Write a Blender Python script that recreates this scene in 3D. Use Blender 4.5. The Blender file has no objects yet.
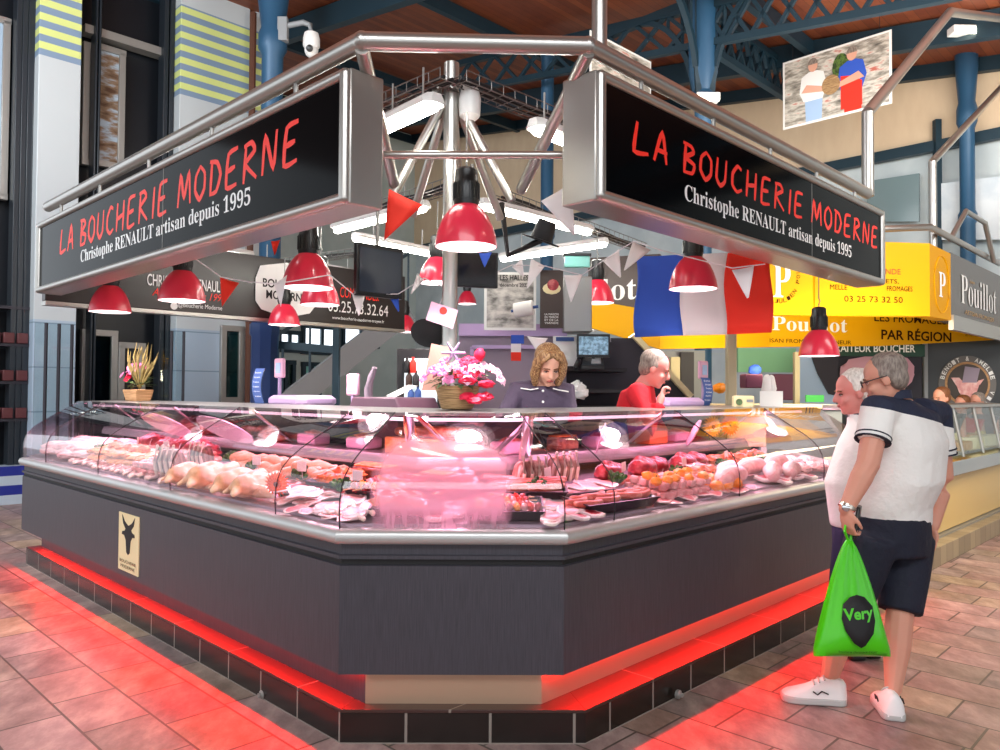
import bpy, bmesh, math, random
from mathutils import Vector as V, Matrix, noise
random.seed(7)
scn = bpy.context.scene
COL = scn.collection

# ------------------------------------------------------------------ camera
F = 770.0
EYE = V((0, 0, 1.5))
_L = V((-785, -13, -F)).normalized(); _R = V((755, -23, -F)).normalized()
_Y = (_L + _R).normalized(); _X = (_R - _L).normalized(); _Z = _X.cross(_Y)
RM = Matrix((_X, _Y, _Z))                       # camera axes -> world axes
cam = bpy.data.cameras.new('camera'); camo = bpy.data.objects.new('camera', cam); COL.objects.link(camo)
cam.sensor_fit = 'HORIZONTAL'; cam.sensor_width = 36.0; cam.lens = 36.0 * F / 1000.0
cam.clip_start = 0.05; cam.clip_end = 200
camo.matrix_world = Matrix.Translation(EYE) @ RM.to_4x4()
scn.camera = camo

# ------------------------------------------------------------------ world, exposure, big lights
w = bpy.data.worlds.new('hall_air'); scn.world = w; w.use_nodes = True
bg = w.node_tree.nodes['Background']
bg.inputs[0].default_value = (0.86, 0.93, 1.0, 1); bg.inputs[1].default_value = 0.75
vs = scn.view_settings
vs.view_transform = 'Standard'; vs.look = 'None'; vs.gamma = 1.0; vs.exposure = 1.12; vs.use_curve_mapping = False

def area(name, loc, target, sx, sy, power, col=(1, 1, 1), spread=180):
    l = bpy.data.lights.new(name, 'AREA'); l.shape = 'RECTANGLE'; l.size = sx; l.size_y = sy
    l.energy = power; l.color = col; l.spread = math.radians(spread)
    o = bpy.data.objects.new(name, l); COL.objects.link(o); o.location = loc
    d = V(target) - V(loc)
    o.rotation_euler = d.to_track_quat('-Z', 'Y').to_euler()
    return o
def strip_light(name, a, b, width, down, power, col):
    a, b = V(a), V(b); l = bpy.data.lights.new(name, 'AREA'); l.shape = 'RECTANGLE'
    l.size = (b - a).length; l.size_y = width; l.energy = power; l.color = col
    o = bpy.data.objects.new(name, l); COL.objects.link(o)
    x = (b - a).normalized(); z = -V(down).normalized(); y = z.cross(x).normalized(); z = x.cross(y)
    o.matrix_world = Matrix.Translation((a + b) / 2) @ Matrix((x, y, z)).transposed().to_4x4()
    return o
# added fill panels high in the hall, imitating skylight; no lantern is built
area('fill_light_front', (0.5, -1.5, 6.0), (0, 4, 0.8), 7, 4, 330, (0.93, 0.97, 1.0))
area('fill_light_left', (-6.5, 4.0, 6.6), (-8, 11, 3), 5, 3, 330, (0.86, 0.94, 1.0))
area('fill_light_right', (6.0, 4.0, 5.6), (7.5, 11, 4), 5, 3, 260, (1.0, 0.96, 0.9))
area('roof_fill', (-2, 6, 4.9), (-2, 7, 9), 8, 6, 120, (1.0, 0.93, 0.85))  # added upward fill to lighten the roof boards, no fitting hangs there
area('roof_fill', (5, 8, 4.6), (5, 9, 9), 5, 5, 80, (1.0, 0.93, 0.85))
area('cheese_stall_light', (4.6, 6.6, 2.2), (5.2, 6.0, 0), 1.6, .5, 16, (1.0, 0.82, 0.5))
area('cheese_stall_light', (3.2, 7.3, 1.9), (3.6, 9.2, 2.2), 1.6, .3, 22, (1.0, 0.88, 0.62))  # added low light aimed back to brighten the yellow fascia

# ------------------------------------------------------------------ helpers
def lin(h):
    h = h.lstrip('#'); out = []
    for i in (0, 2, 4):
        c = int(h[i:i+2], 16) / 255
        out.append(c / 12.92 if c <= 0.04045 else ((c + 0.055) / 1.055) ** 2.4)
    return tuple(out) + (1,)
MATS = {}
def mat(name, col='808080', rough=0.5, metal=0.0, emit=None, estr=0, spec=0.5, trans=0, coat=0, sss=0, bump=None):
    m = bpy.data.materials.new(name); m.use_nodes = True; b = m.node_tree.nodes['Principled BSDF']
    c = lin(col) if isinstance(col, str) else col
    b.inputs['Base Color'].default_value = c; b.inputs['Roughness'].default_value = rough; b.inputs['Metallic'].default_value = metal
    b.inputs['Specular IOR Level'].default_value = spec
    if emit: b.inputs['Emission Color'].default_value = lin(emit); b.inputs['Emission Strength'].default_value = estr
    if coat: b.inputs['Coat Weight'].default_value = coat
    if sss: b.inputs['Subsurface Weight'].default_value = sss; b.inputs['Subsurface Radius'].default_value = (0.02, 0.008, 0.005)
    MATS[name] = m
    if bump: add_bump(m, *bump)
    return m
def N(m, typ, **kw):
    n = m.node_tree.nodes.new(typ)
    for k, v in kw.items(): setattr(n, k, v)
    return n
def LK(m, a, b): m.node_tree.links.new(a, b)
def PB(m): return m.node_tree.nodes['Principled BSDF']
def coords(m, scale=(1, 1, 1), rot=(0, 0, 0), kind='Object'):
    t = N(m, 'ShaderNodeTexCoord'); mp = N(m, 'ShaderNodeMapping')
    mp.inputs['Scale'].default_value = scale; mp.inputs['Rotation'].default_value = rot
    LK(m, t.outputs[kind], mp.inputs['Vector']); return mp.outputs['Vector']
def noise_tex(m, vec, scale, detail=4, rough=0.55):
    n = N(m, 'ShaderNodeTexNoise'); n.inputs['Scale'].default_value = scale; n.inputs['Detail'].default_value = detail
    n.inputs['Roughness'].default_value = rough; LK(m, vec, n.inputs['Vector']); return n.outputs['Fac']
def ramp(m, fac, stops, interp='LINEAR'):
    r = N(m, 'ShaderNodeValToRGB'); r.color_ramp.interpolation = interp
    e = r.color_ramp.elements
    while len(e) < len(stops): e.new(0.5)
    for i, (p, c) in enumerate(stops):
        e[i].position = p; e[i].color = lin(c) if isinstance(c, str) else c
    LK(m, fac, r.inputs[0]); return r.outputs[0]
def mathn(m, op, a, b=None, c=None):
    n = N(m, 'ShaderNodeMath', operation=op)
    for i, x in enumerate((a, b, c)):
        if x is None: continue
        if isinstance(x, (int, float)): n.inputs[i].default_value = x
        else: LK(m, x, n.inputs[i])
    return n.outputs[0]
def mixc(m, fac, a, b, mode='MIX'):
    n = N(m, 'ShaderNodeMix', data_type='RGBA', blend_type=mode)
    if isinstance(fac, (int, float)): n.inputs[0].default_value = fac
    else: LK(m, fac, n.inputs[0])
    for i, x in ((6, a), (7, b)):
        if isinstance(x, str): n.inputs[i].default_value = lin(x)
        elif isinstance(x, tuple): n.inputs[i].default_value = x
        else: LK(m, x, n.inputs[i])
    return n.outputs[2]
def add_bump(m, scale=30, strength=0.3, dist=0.01, vec=None):
    v = vec or coords(m); h = noise_tex(m, v, scale)
    bp = N(m, 'ShaderNodeBump'); bp.inputs['Strength'].default_value = strength; bp.inputs['Distance'].default_value = dist
    LK(m, h, bp.inputs['Height']); LK(m, bp.outputs[0], PB(m).inputs['Normal'])
def noisy(name, stops, scale=8, rough=0.5, stretch=(1, 1, 1), bump=None, detail=5, **kw):
    m = mat(name, stops[0][1], rough, **kw); v = coords(m, stretch)
    LK(m, ramp(m, noise_tex(m, v, scale, detail), stops), PB(m).inputs['Base Color'])
    if bump: add_bump(m, bump[0], bump[1], bump[2])
    return m
def emis(name, col, strength):
    m = bpy.data.materials.new(name); m.use_nodes = True; nt = m.node_tree; nt.nodes.remove(PB(m))
    e = N(m, 'ShaderNodeEmission'); e.inputs[0].default_value = lin(col); e.inputs[1].default_value = strength
    LK(m, e.outputs[0], nt.nodes['Material Output'].inputs[0]); MATS[name] = m; return m
def glass(name, tint='ffffff', refl=1.0, rough=0.0, haze=0.0, hazecol='ffffff'):
    m = bpy.data.materials.new(name); m.use_nodes = True; nt = m.node_tree; nt.nodes.remove(PB(m))
    t = N(m, 'ShaderNodeBsdfTransparent'); t.inputs[0].default_value = lin(tint)
    g = N(m, 'ShaderNodeBsdfGlossy'); g.inputs['Roughness'].default_value = rough
    lw = N(m, 'ShaderNodeLayerWeight'); fac = mathn(m, 'MULTIPLY', mathn(m, 'MULTIPLY_ADD', mathn(m, 'POWER', lw.outputs['Facing'], 5.0), .96, .04), refl)
    mx = N(m, 'ShaderNodeMixShader'); LK(m, fac, mx.inputs[0])
    if haze:
        d = N(m, 'ShaderNodeBsdfDiffuse'); d.inputs[0].default_value = lin(hazecol)
        hz = N(m, 'ShaderNodeMixShader'); hz.inputs[0].default_value = haze
        LK(m, t.outputs[0], hz.inputs[1]); LK(m, d.outputs[0], hz.inputs[2]); LK(m, hz.outputs[0], mx.inputs[1])
    else: LK(m, t.outputs[0], mx.inputs[1])
    LK(m, g.outputs[0], mx.inputs[2]); LK(m, mx.outputs[0], nt.nodes['Material Output'].inputs[0])
    MATS[name] = m; return m

def frame_from(zdir, up=(0, 0, 1)):
    z = V(zdir).normalized(); u = V(up)
    if abs(z.dot(u)) > 0.98: u = V((0, 1, 0))
    x = u.cross(z).normalized(); y = z.cross(x)
    return x, y, z
class MB:
    def __init__(s): s.v = []; s.f = []; s.mi = []; s.cur = 0; s.marks = []
    def add(s, vs_, fs):
        o = len(s.v); s.v += [V(p) for p in vs_]; s.f += [tuple(i + o for i in f) for f in fs]; s.mi += [s.cur] * len(fs); return s
    def box(s, c, sx, sy, sz, ax=None):
        x, y, z = ax or (V((1, 0, 0)), V((0, 1, 0)), V((0, 0, 1))); c = V(c); P = []
        for k in (-1, 1):
            for j in (-1, 1):
                for i in (-1, 1): P.append(c + V(x) * (i * sx / 2) + V(y) * (j * sy / 2) + V(z) * (k * sz / 2))
        return s.add(P, [(0, 2, 3, 1), (4, 5, 7, 6), (0, 1, 5, 4), (2, 6, 7, 3), (0, 4, 6, 2), (1, 3, 7, 5)])
    def bar(s, a, b, w_, h_, up=(0, 0, 1)):
        a, b = V(a), V(b); x, y, z = frame_from(b - a, up)
        return s.box((a + b) / 2, w_, h_, (b - a).length, (x, y, z))
    def rings(s, rs, cap=True, close=False):
        n = len(rs[0]); P = [p for r in rs for p in r]; fs = []
        for k in range(len(rs) - 1):
            for i in range(n):
                j = (i + 1) % n; fs.append((k * n + i, k * n + j, (k + 1) * n + j, (k + 1) * n + i))
        if close:
            k = len(rs) - 1
            for i in range(n):
                j = (i + 1) % n; fs.append((k * n + i, k * n + j, j, i))
        elif cap:
            fs.append(tuple(range(n - 1, -1, -1))); fs.append(tuple((len(rs) - 1) * n + i for i in range(n)))
        return s.add(P, fs)
    def tube(s, pts, r, n=8, cap=True, up=(0, 0, 1)):
        pts = [V(p) for p in pts]; rs = []
        rr = r if isinstance(r, (list, tuple)) else [r] * len(pts)
        for i, p in enumerate(pts):
            if i == 0: t = pts[1] - p
            elif i == len(pts) - 1: t = p - pts[-2]
            else: t = (pts[i+1] - p).normalized() + (p - pts[i-1]).normalized()
            x, y, z = frame_from(t, up); k = 1.0
            if 0 < i < len(pts) - 1:
                c = (pts[i+1] - p).normalized().dot((p - pts[i-1]).normalized()); k = 1.0
            rs.append([p + x * (math.cos(2*math.pi*a/n) * rr[i] * k) + y * (math.sin(2*math.pi*a/n) * rr[i]) for a in range(n)])
        return s.rings(rs, cap)
    def capsule(s, pts, r, n=10):
        pts = [V(p) for p in pts]; rr = list(r) if isinstance(r, (list, tuple)) else [r] * len(pts)
        d0 = (pts[0] - pts[1]).normalized(); d1 = (pts[-1] - pts[-2]).normalized()
        P = [pts[0] + d0 * rr[0] * .95, pts[0] + d0 * rr[0] * .6] + pts + [pts[-1] + d1 * rr[-1] * .6, pts[-1] + d1 * rr[-1] * .95]
        R_ = [rr[0] * .25, rr[0] * .78] + rr + [rr[-1] * .78, rr[-1] * .25]
        return s.tube(P, R_, n)
    def lathe(s, prof, n=20, c=(0, 0, 0), ax=None, cap=True):
        x, y, z = ax or (V((1, 0, 0)), V((0, 1, 0)), V((0, 0, 1))); c = V(c)
        return s.rings([[c + V(x) * (r * math.cos(2*math.pi*a/n)) + V(y) * (r * math.sin(2*math.pi*a/n)) + V(z) * h for a in range(n)] for r, h in prof], cap)
    def ell(s, c, rx, ry, rz, ax=None, n=14, k=8, bump=0, bs=8, seed=0):
        x, y, z = ax or (V((1, 0, 0)), V((0, 1, 0)), V((0, 0, 1))); c = V(c); rs = []
        for i in range(k + 1):
            a = math.pi * (i + 0.12) / (k + 0.24); r, h = math.sin(a), -math.cos(a); ring = []
            for j in range(n):
                b = 2 * math.pi * j / n; q = V((r * math.cos(b), r * math.sin(b), h))
                m_ = 1 + (bump * noise.noise(q * bs / 4 + V((seed, seed * 1.7, 0))) if bump else 0)
                ring.append(c + V(x) * (q.x * rx * m_) + V(y) * (q.y * ry * m_) + V(z) * (q.z * rz * m_))
            rs.append(ring)
        return s.rings(rs)
    def prism(s, poly, vec):
        n = len(poly); P = [V(p) for p in poly]; vec = V(vec)
        return s.add(P + [p + vec for p in P], [tuple(range(n - 1, -1, -1)), tuple(range(n, 2 * n))] + [(i, (i + 1) % n, n + (i + 1) % n, n + i) for i in range(n)])
    def build(s, name, m, parent=None, bev=0, smooth=True, angle=40, sub=0, remesh=0, smth=0, solid=0):
        if len(s.marks) > 1 and name != 'ring_lettering':
            mk = [(0, 0)] + s.marks; o = None
            for (v0, f0), (v1, f1) in zip(mk, mk[1:]):
                g = MB(); g.add(s.v[v0:v1], [tuple(i - v0 for i in f) for f in s.f[f0:f1]]); o = g.build(name, m, parent, smooth=smooth)
            return o
        me = bpy.data.meshes.new(name)
        off = V(parent['_o']) if parent is not None and '_o' in parent else V((0, 0, 0))
        me.from_pydata([p - off for p in s.v], [], s.f)
        ms = m if isinstance(m, (list, tuple)) else [m]
        for q in ms: me.materials.append(MATS[q] if isinstance(q, str) else q)
        if len(ms) > 1: me.polygons.foreach_set('material_index', s.mi)
        bm = bmesh.new(); bm.from_mesh(me); bmesh.ops.recalc_face_normals(bm, faces=bm.faces); bm.to_mesh(me); bm.free()
        me.polygons.foreach_set('use_smooth', [smooth] * len(me.polygons))
        if smooth and not remesh: me.set_sharp_from_angle(angle=math.radians(angle))
        o = bpy.data.objects.new(name, me); COL.objects.link(o)
        if parent is not None: o.parent = parent; o['_o'] = tuple(off)
        if bev: b = o.modifiers.new('b', 'BEVEL'); b.width = bev; b.segments = 2; b.limit_method = 'ANGLE'
        if solid: q = o.modifiers.new('s', 'SOLIDIFY'); q.thickness = solid; q.offset = 0
        if remesh:
            r = o.modifiers.new('r', 'REMESH'); r.mode = 'VOXEL'; r.voxel_size = remesh; r.use_smooth_shade = True
        if smth: q = o.modifiers.new('s', 'SMOOTH'); q.factor = 0.5; q.iterations = smth
        if sub: q = o.modifiers.new('u', 'SUBSURF'); q.levels = sub; q.render_levels = sub
        return o
def thing(name, label, cat, loc=(0, 0, 0), group=None):
    o = bpy.data.objects.new(name, None); COL.objects.link(o); o.location = loc; o.empty_display_size = 0.1
    o['_o'] = tuple(loc); return tag(o, label, cat, group)
def tag(o, label, cat, group=None, kind=None):
    o['label'] = label; o['category'] = cat
    if group: o['group'] = group
    if kind: o['kind'] = kind
    return o
def struct(o, label=None, cat=None):
    o['kind'] = 'structure'
    if label: o['label'] = label
    if cat: o['category'] = cat
    return o
def child_list(o): return [c for c in bpy.data.objects if c.parent == o]
KIDS = {}
def dup(root, loc=None, rot=None, scale=None, label=None, group=None):
    if root.name not in KIDS: KIDS[root.name] = [(c, child_list(c)) for c in child_list(root)]
    r = root.copy(); COL.objects.link(r)
    if loc is not None: r.location = loc
    if rot is not None: r.rotation_euler = rot
    if scale is not None: r.scale = scale
    if label: r['label'] = label
    if group: r['group'] = group
    for ch, gs in KIDS[root.name]:
        c = ch.copy(); COL.objects.link(c); c.parent = r
        for g in gs:
            d = g.copy(); COL.objects.link(d); d.parent = c
    return r
def clean_o():
    for o in bpy.data.objects:
        if '_o' in o: del o['_o']
# pixel of the survey photograph -> point on a real plane of the place
def ray(px, py): return RM @ V((px - 500, 375 - py, -F))
def atY(px, py, y): d = ray(px, py); return EYE + d * (y / d.y)
def atZ(px, py, z): d = ray(px, py); return EYE + d * ((z - EYE.z) / d.z)
Q = 2 ** -0.5
nL, uL, nR, uR = V((-Q, -Q, 0)), V((-Q, Q, 0)), V((Q, -Q, 0)), V((Q, Q, 0))
UP = V((0, 0, 1))
def onN(px, py, n, d): r = ray(px, py); return EYE + r * ((d - n.dot(EYE)) / n.dot(r))
# lettering
SER = {}
for i in range(26):
    SER[chr(65 + i)] = chr(0x1D400 + i); SER[chr(97 + i)] = chr(0x1D41A + i)
for i in range(10): SER[chr(48 + i)] = chr(0x1D7CE + i)
def text_geo(s, bold=0.0, spacing=1.0, shear=0.0):
    c = bpy.data.curves.new('t', 'FONT'); c.body = s; c.size = 1; c.offset = bold; c.space_character = spacing; c.shear = shear
    c.resolution_u = 3; c.fill_mode = 'FRONT'
    o = bpy.data.objects.new('t', c); COL.objects.link(o)
    bpy.context.view_layer.update()
    me = bpy.data.meshes.new_from_object(o.evaluated_get(bpy.context.evaluated_depsgraph_get()))
    vs_ = [v.co.copy() for v in me.vertices]; fs = [tuple(p.vertices) for p in me.polygons]
    bpy.data.objects.remove(o); bpy.data.curves.remove(c); bpy.data.meshes.remove(me)
    return vs_, fs
def put_text(mb, s, bl, br, height, n, up=UP, serif=False, lift=0.003, **kw):
    """text running from bl to br (world), given letter height, lifted off the face along n"""
    if serif: s = ''.join(SER.get(ch, ch) for ch in s)
    vs_, fs = text_geo(s, **kw)
    if not vs_: return mb
    x0 = min(v.x for v in vs_); x1 = max(v.x for v in vs_); y0 = min(v.y for v in vs_); y1 = max(v.y for v in vs_)
    bl, br = V(bl), V(br); a = br - bl; n = V(n).normalized()
    cap = 0.0 if y0 > -0.05 else y0
    mb.add([bl + a * ((v.x - x0) / (x1 - x0)) + V(up) * ((v.y - cap) / (y1 - cap) * height) + n * lift for v in vs_], fs)
    if len(s) > 1: mb.marks.append((len(mb.v), len(mb.f)))
    return mb
HAND = {'L': [[(.25, 1), (.1, .05), (.75, .12)]], 'A': [[(.02, 0), (.42, 1), (.62, .02)], [(.12, .4), (.66, .36)]],
 'B': [[(.22, 1), (.12, 0)], [(.08, .97), (.5, .95), (.62, .76), (.2, .52), (.66, .36), (.55, .08), (.08, .02)]],
 'O': [[(.45, .98), (.15, .75), (.1, .3), (.38, .02), (.68, .3), (.7, .75), (.42, .98)]],
 'U': [[(.16, 1), (.08, .3), (.3, .02), (.58, .25), (.68, 1)]], 'C': [[(.7, .88), (.45, .98), (.15, .65), (.12, .25), (.4, .03), (.72, .18)]],
 'H': [[(.16, 1), (.06, 0)], [(.72, 1.05), (.62, 0)], [(.08, .45), (.74, .55)]], 'E': [[(.74, 1.02), (.22, .95), (.1, .03), (.68, .06)], [(.14, .5), (.6, .55)]],
 'R': [[(.2, .95), (.08, -.02)], [(.1, .97), (.5, 1), (.66, .78), (.18, .5), (.76, .0)]], 'I': [[(.3, 1), (.18, 0)]],
 'M': [[(.02, 0), (.22, 1.0), (.45, .25), (.78, 1.02), (.86, 0)]], 'D': [[(.22, .98), (.12, 0)], [(.08, .98), (.52, .9), (.72, .5), (.48, .08), (.06, .02)]],
 'N': [[(.06, 0), (.2, 1), (.6, .05), (.76, 1.05)]]}
def smooth_poly(p, k=5):
    if len(p) < 3: return [V((*a, 0)).lerp(V((*b, 0)), i / k) for a, b in zip(p, p[1:]) for i in range(k)] + [V((*p[-1], 0))]
    out = []; P = [V((*a, 0)) for a in p]
    for i in range(len(P) - 1):
        a, b, c, d = P[max(i-1, 0)], P[i], P[i+1], P[min(i+2, len(P)-1)]
        for j in range(k):
            t = j / k; cr = 0.5 * ((2*b) + (c-a)*t + (2*a-5*b+4*c-d)*t*t + (3*b-a-3*c+d)*t**3)
            out.append(cr.lerp(b.lerp(c, t), 0.45))
    return out + [P[-1]]
def hand_text(mb, s, bl, br, height, n, up=UP, wid=0.085, lift=0.004):
    rnd = random.Random(3); x = 0; segs = []
    for ch in s:
        if ch == ' ': x += .5; continue
        st = HAND[ch]; wmax = max(p[0] for l in st for p in l)
        for l in st: segs.append([(p[0] + x, p[1] + rnd.uniform(-.02, .02)) for p in l])
        x += wmax + .24
    bl, br = V(bl), V(br); a = (br - bl) / (x - .24); n = V(n).normalized(); up = V(up)
    for k, l in enumerate(segs):
        P = smooth_poly(l); m_ = len(P); vs_ = []; fs = []
        for i, p in enumerate(P):
            t = (P[min(i+1, m_-1)] - P[max(i-1, 0)])
            if t.length < 1e-6: t = V((1, 0, 0))
            t.normalize(); q = V((-t.y, t.x, 0)); ww = wid * (0.55 + 0.6 * math.sin(math.pi * min(1, 0.12 + i / (m_-1) * .8)))
            for sg in (-1, 1):
                r = p + q * ww * sg
                vs_.append(bl + a * r.x + up * (r.y * height) + n * (lift + 0.0004 * (k % 3)))
        for i in range(m_-1): fs.append((2*i, 2*i+1, 2*i+3, 2*i+2))
        mb.add(vs_, fs)
    return mb

# ------------------------------------------------------------------ materials
mat('steel', 'b9b6b0', .3, .85); mat('steel_dull', 'a5a39e', .42, .6); mat('chrome', 'd8d8d8', .12, 1)
mat('alu_rim', 'c4c4c2', .38, .55); mat('dark_gap', '141416', .6)
m = noisy('graphite', [(0.3, '35333a'), (0.7, '48454d')], 6, .42, (40, 40, 1.2)); 
mat('sign_black', '07080a', .1, spec=.05); mat('back_sign', '2a2220', .3)
mat('red_paint', 'ff3020', .45); mat('white_paint', 'f4f4f2', .5); mat('white_plastic', 'e9e9e6', .35)
mat('lamp_red', 'e22c48', .3, coat=.3); mat('lamp_white', 'f2e6ea', .5); mat('black_plastic', '131314', .35); mat('black_matte', '1a1a1c', .7)
emis('bulb', 'fff0ee', 7); emis('tube_glow', 'fffdf2', 17); emis('case_tube', 'ffd3e6', 1.3); emis('red_led', 'ff0808', 3)
emis('screen_blue', '8fb4d0', .5); emis('spot_glow', 'fff6d8', 6); emis('window_glow', 'e8f4ff', 1.3)
mat('blue_iron', '2a5474', .42, .1); mat('blue_iron_dark', '17323f', .5, .1); mat('navy_paint', '17305e', .4)
mat('card_white', 'f0efe9', .7); mat('pink_plastic', 'e8b4cc', .4); mat('lavender', 'b79cc4', .35, .2); mat('label_blue', '2d4f8e', .5)
mat('yellow_sign', 'e2a400', .5, spec=.2); mat('yellow_deep', 'd09400', .5, spec=.2); mat('brown_sign', '3c2a22', .4); mat('brown_ink', '3a1c08', .8, spec=.1); mat('red_ink', 'a03018', .5)
mat('grey_sign', '55504a', .25); mat('cream', 'efe0ae', .6); mat('gold', 'c09038', .4, .3)
mat('flag_blue', '3059c4', .75); mat('flag_white', 'efe9ea', .75); mat('flag_red', 'f0301c', .75); mat('string', 'e2dce0', .8)
mat('kick_beige', 'c2a288', .35, .5); mat('mauve_panel', '9a8a98', .5); mat('dark_panel', '2b2730', .55); mat('grey_panel', '8f9396', .5); mat('stainless', '9b9a98', .32, .7)
mat('purple_panel', '5a1f3c', .5); mat('pale_blue', 'a8c4e4', .5); mat('pale_green', '86c08c', .5); mat('green_sign', '18402c', .45); mat('green_card', '3fae4a', .5)
mat('poster_white', 'f2f2ee', .5)
noisy('poster_grey', [(.35, '6d6a66'), (.5, 'b8b4ae'), (.62, 'd8d4cc')], 9, .6, (1, 1, 2))
noisy('poster_shelves', [(.3, '5a5850'), (.45, 'a39c90'), (.58, 'd9d4c8'), (.7, 'c06a5a')], 5, .55, (1, 1, 3.5))
noisy('poster_veg', [(.4, '2c4020'), (.6, '5f7c34')], 25, .6)
mat('skin', 'd89880', .5, sss=.1); mat('skin_pink', 'd98a80', .5, sss=.1); mat('skin_pale', 'e3ab92', .5, sss=.1)
noisy('hair_grey', [(.35, '6e6158'), (.65, 'a09488')], 30, .6, (3, 3, 1), (60, .5, .004)); noisy('hair_white', [(.35, 'c9c0b4'), (.65, 'f0eae0')], 30, .6, (3, 3, 1), (60, .5, .004))
noisy('hair_blonde', [(.35, '5c3a24'), (.5, '9c7048'), (.65, 'd6ae7c')], 22, .5, (8, 8, .5), (20, .15, .002)); noisy('hair_brown', [(.35, '5a3218'), (.65, '8a5428')], 30, .6, (3, 3, 1))
mat('lips', 'b85a54', .45); mat('lash_brown', '5a342a', .6); mat('eye_dark', '241a16', .3); mat('eye_white', 'efe8e0', .3)
mat('shorts_navy', '15182a', .8, bump=(18, .5, .02)); mat('trousers_navy', '2a2448', .8); mat('white_shoe', 'f2f0ee', .55); mat('shoe_grey', 'bdbdba', .5)
mat('work_jacket', '4c4055', .75, bump=(14, .5, .02)); mat('red_fleece', 'd01828', .85, bump=(14, .5, .02)); mat('white_shirt', 'f0eeea', .8, bump=(12, .5, .02)); mat('red_shirt', 'e02a34', .8)
m = mat('polo', 'f2f0ea', .8, bump=(9, .6, .03)); g_ = N(m, 'ShaderNodeNewGeometry'); sp = N(m, 'ShaderNodeSeparateXYZ'); LK(m, g_.outputs['Position'], sp.inputs[0])
yk = mathn(m, 'GREATER_THAN', mathn(m, 'MULTIPLY_ADD', sp.outputs[0], .2, sp.outputs[2]), 1.80); LK(m, mixc(m, yk, 'f2f0ea', '232a40'), PB(m).inputs['Base Color'])
mat('bag_green', '4fd60a', .28, spec=.6, trans=0); PB(MATS['bag_green']).inputs['Transmission Weight'].default_value = .12
mat('leather_black', '15120f', .35); mat('watch_metal', 'd8cfc0', .25, .9)
# floor: sawn stone slabs laid diagonally
m = mat('stone_floor', '9a7f78', .42); v = coords(m, (1, 1, 1), (0, 0, math.radians(45)))
nb = noise_tex(m, v, 1.2, 2); dv = N(m, 'ShaderNodeVectorMath', operation='MULTIPLY_ADD')
br = N(m, 'ShaderNodeTexBrick', offset=.37, offset_frequency=2, squash=1.5, squash_frequency=3); LK(m, v, br.inputs['Vector'])
for k, x in (('Scale', 1), ('Mortar Size', .006), ('Mortar Smooth', .2), ('Bias', 0), ('Brick Width', .44), ('Row Height', .29)): br.inputs[k].default_value = x
br.inputs['Color1'].default_value = (0, 0, 0, 1); br.inputs['Color2'].default_value = (1, 1, 1, 1); br.inputs['Mortar'].default_value = (.5, .5, .5, 1)
slab = ramp(m, br.outputs['Color'], [(0, '6f6462'), (.22, 'b08c84'), (.42, '8c6a68'), (.58, 'b09a7a'), (.78, '7c706e'), (1, 'bc9c98')])
vein = ramp(m, noise_tex(m, coords(m, (2.2, 1.1, 1), (0, 0, .6)), 3, 8, .7), [(.32, '453836'), (.5, 'a08c86'), (.66, 'd8c4b8')])
c = mixc(m, .38, slab, vein, 'SOFT_LIGHT'); c = mixc(m, .34, c, vein)
LK(m, mixc(m, br.outputs['Fac'], c, '574a42'), PB(m).inputs['Base Color'])
bp = N(m, 'ShaderNodeBump'); bp.inputs['Strength'].default_value = .35; bp.inputs['Distance'].default_value = .006
LK(m, mathn(m, 'SUBTRACT', noise_tex(m, v, 9, 6), br.outputs['Fac']), bp.inputs['Height']); LK(m, bp.outputs[0], PB(m).inputs['Normal'])
# black glazed tiles of the plinth (one tile run per wing; grout from vertical joints)
def tile_mat(name, ang, c1, c2, grout, bw, rh, ms=.006, rough=.25, z0=0):
    m = mat(name, c1, rough); t = N(m, 'ShaderNodeTexCoord'); mp = N(m, 'ShaderNodeMapping')
    mp.inputs['Rotation'].default_value = (0, 0, ang); LK(m, t.outputs['Object'], mp.inputs[0]); sp = N(m, 'ShaderNodeSeparateXYZ'); LK(m, mp.outputs[0], sp.inputs[0])
    cb = N(m, 'ShaderNodeCombineXYZ'); LK(m, sp.outputs[0], cb.inputs[0]); LK(m, mathn(m, 'ADD', sp.outputs[2], -z0), cb.inputs[1])
    b = N(m, 'ShaderNodeTexBrick', offset=0.0); LK(m, cb.outputs[0], b.inputs['Vector'])
    for k, x in (('Scale', 1), ('Mortar Size', ms), ('Mortar Smooth', .1), ('Brick Width', bw), ('Row Height', rh)): b.inputs[k].default_value = x
    b.inputs['Color1'].default_value = lin(c1); b.inputs['Color2'].default_value = lin(c2); b.inputs['Mortar'].default_value = lin(grout)
    LK(m, b.outputs['Color'], PB(m).inputs['Base Color']); return m
tile_mat('plinth_tile_left', math.radians(45), '18120f', '241a17', '8a8078', .34, 2.0)
tile_mat('plinth_tile_front', 0, '18120f', '221b18', '8a8078', .36, 2.0)
tile_mat('plinth_tile_right', math.radians(-45), '1c1511', '261d18', '8a8078', .34, 2.0)
tile_mat('plinth_top_left', math.radians(45), '3c2420', '48302a', '90847a', .68, 2.0, .004, .35)
tile_mat('plinth_top_right', math.radians(-45), '3c2420', '48302a', '90847a', .68, 2.0, .004, .35)
tile_mat('stone_tile', math.radians(-45), 'a8977a', '8f8068', '6a5f4f', .2, 1.0, .005, .5)
def band_mat(name):
    m = mat(name, '2a3aa0', .3); sp = N(m, 'ShaderNodeSeparateXYZ'); LK(m, coords(m), sp.inputs[0]); LK(m, mixc(m, mathn(m, 'LESS_THAN', mathn(m, 'FRACT', mathn(m, 'DIVIDE', sp.outputs[2], .25)), .5), '2a3490', 'b9c6d2'), PB(m).inputs['Base Color']); return m
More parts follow.
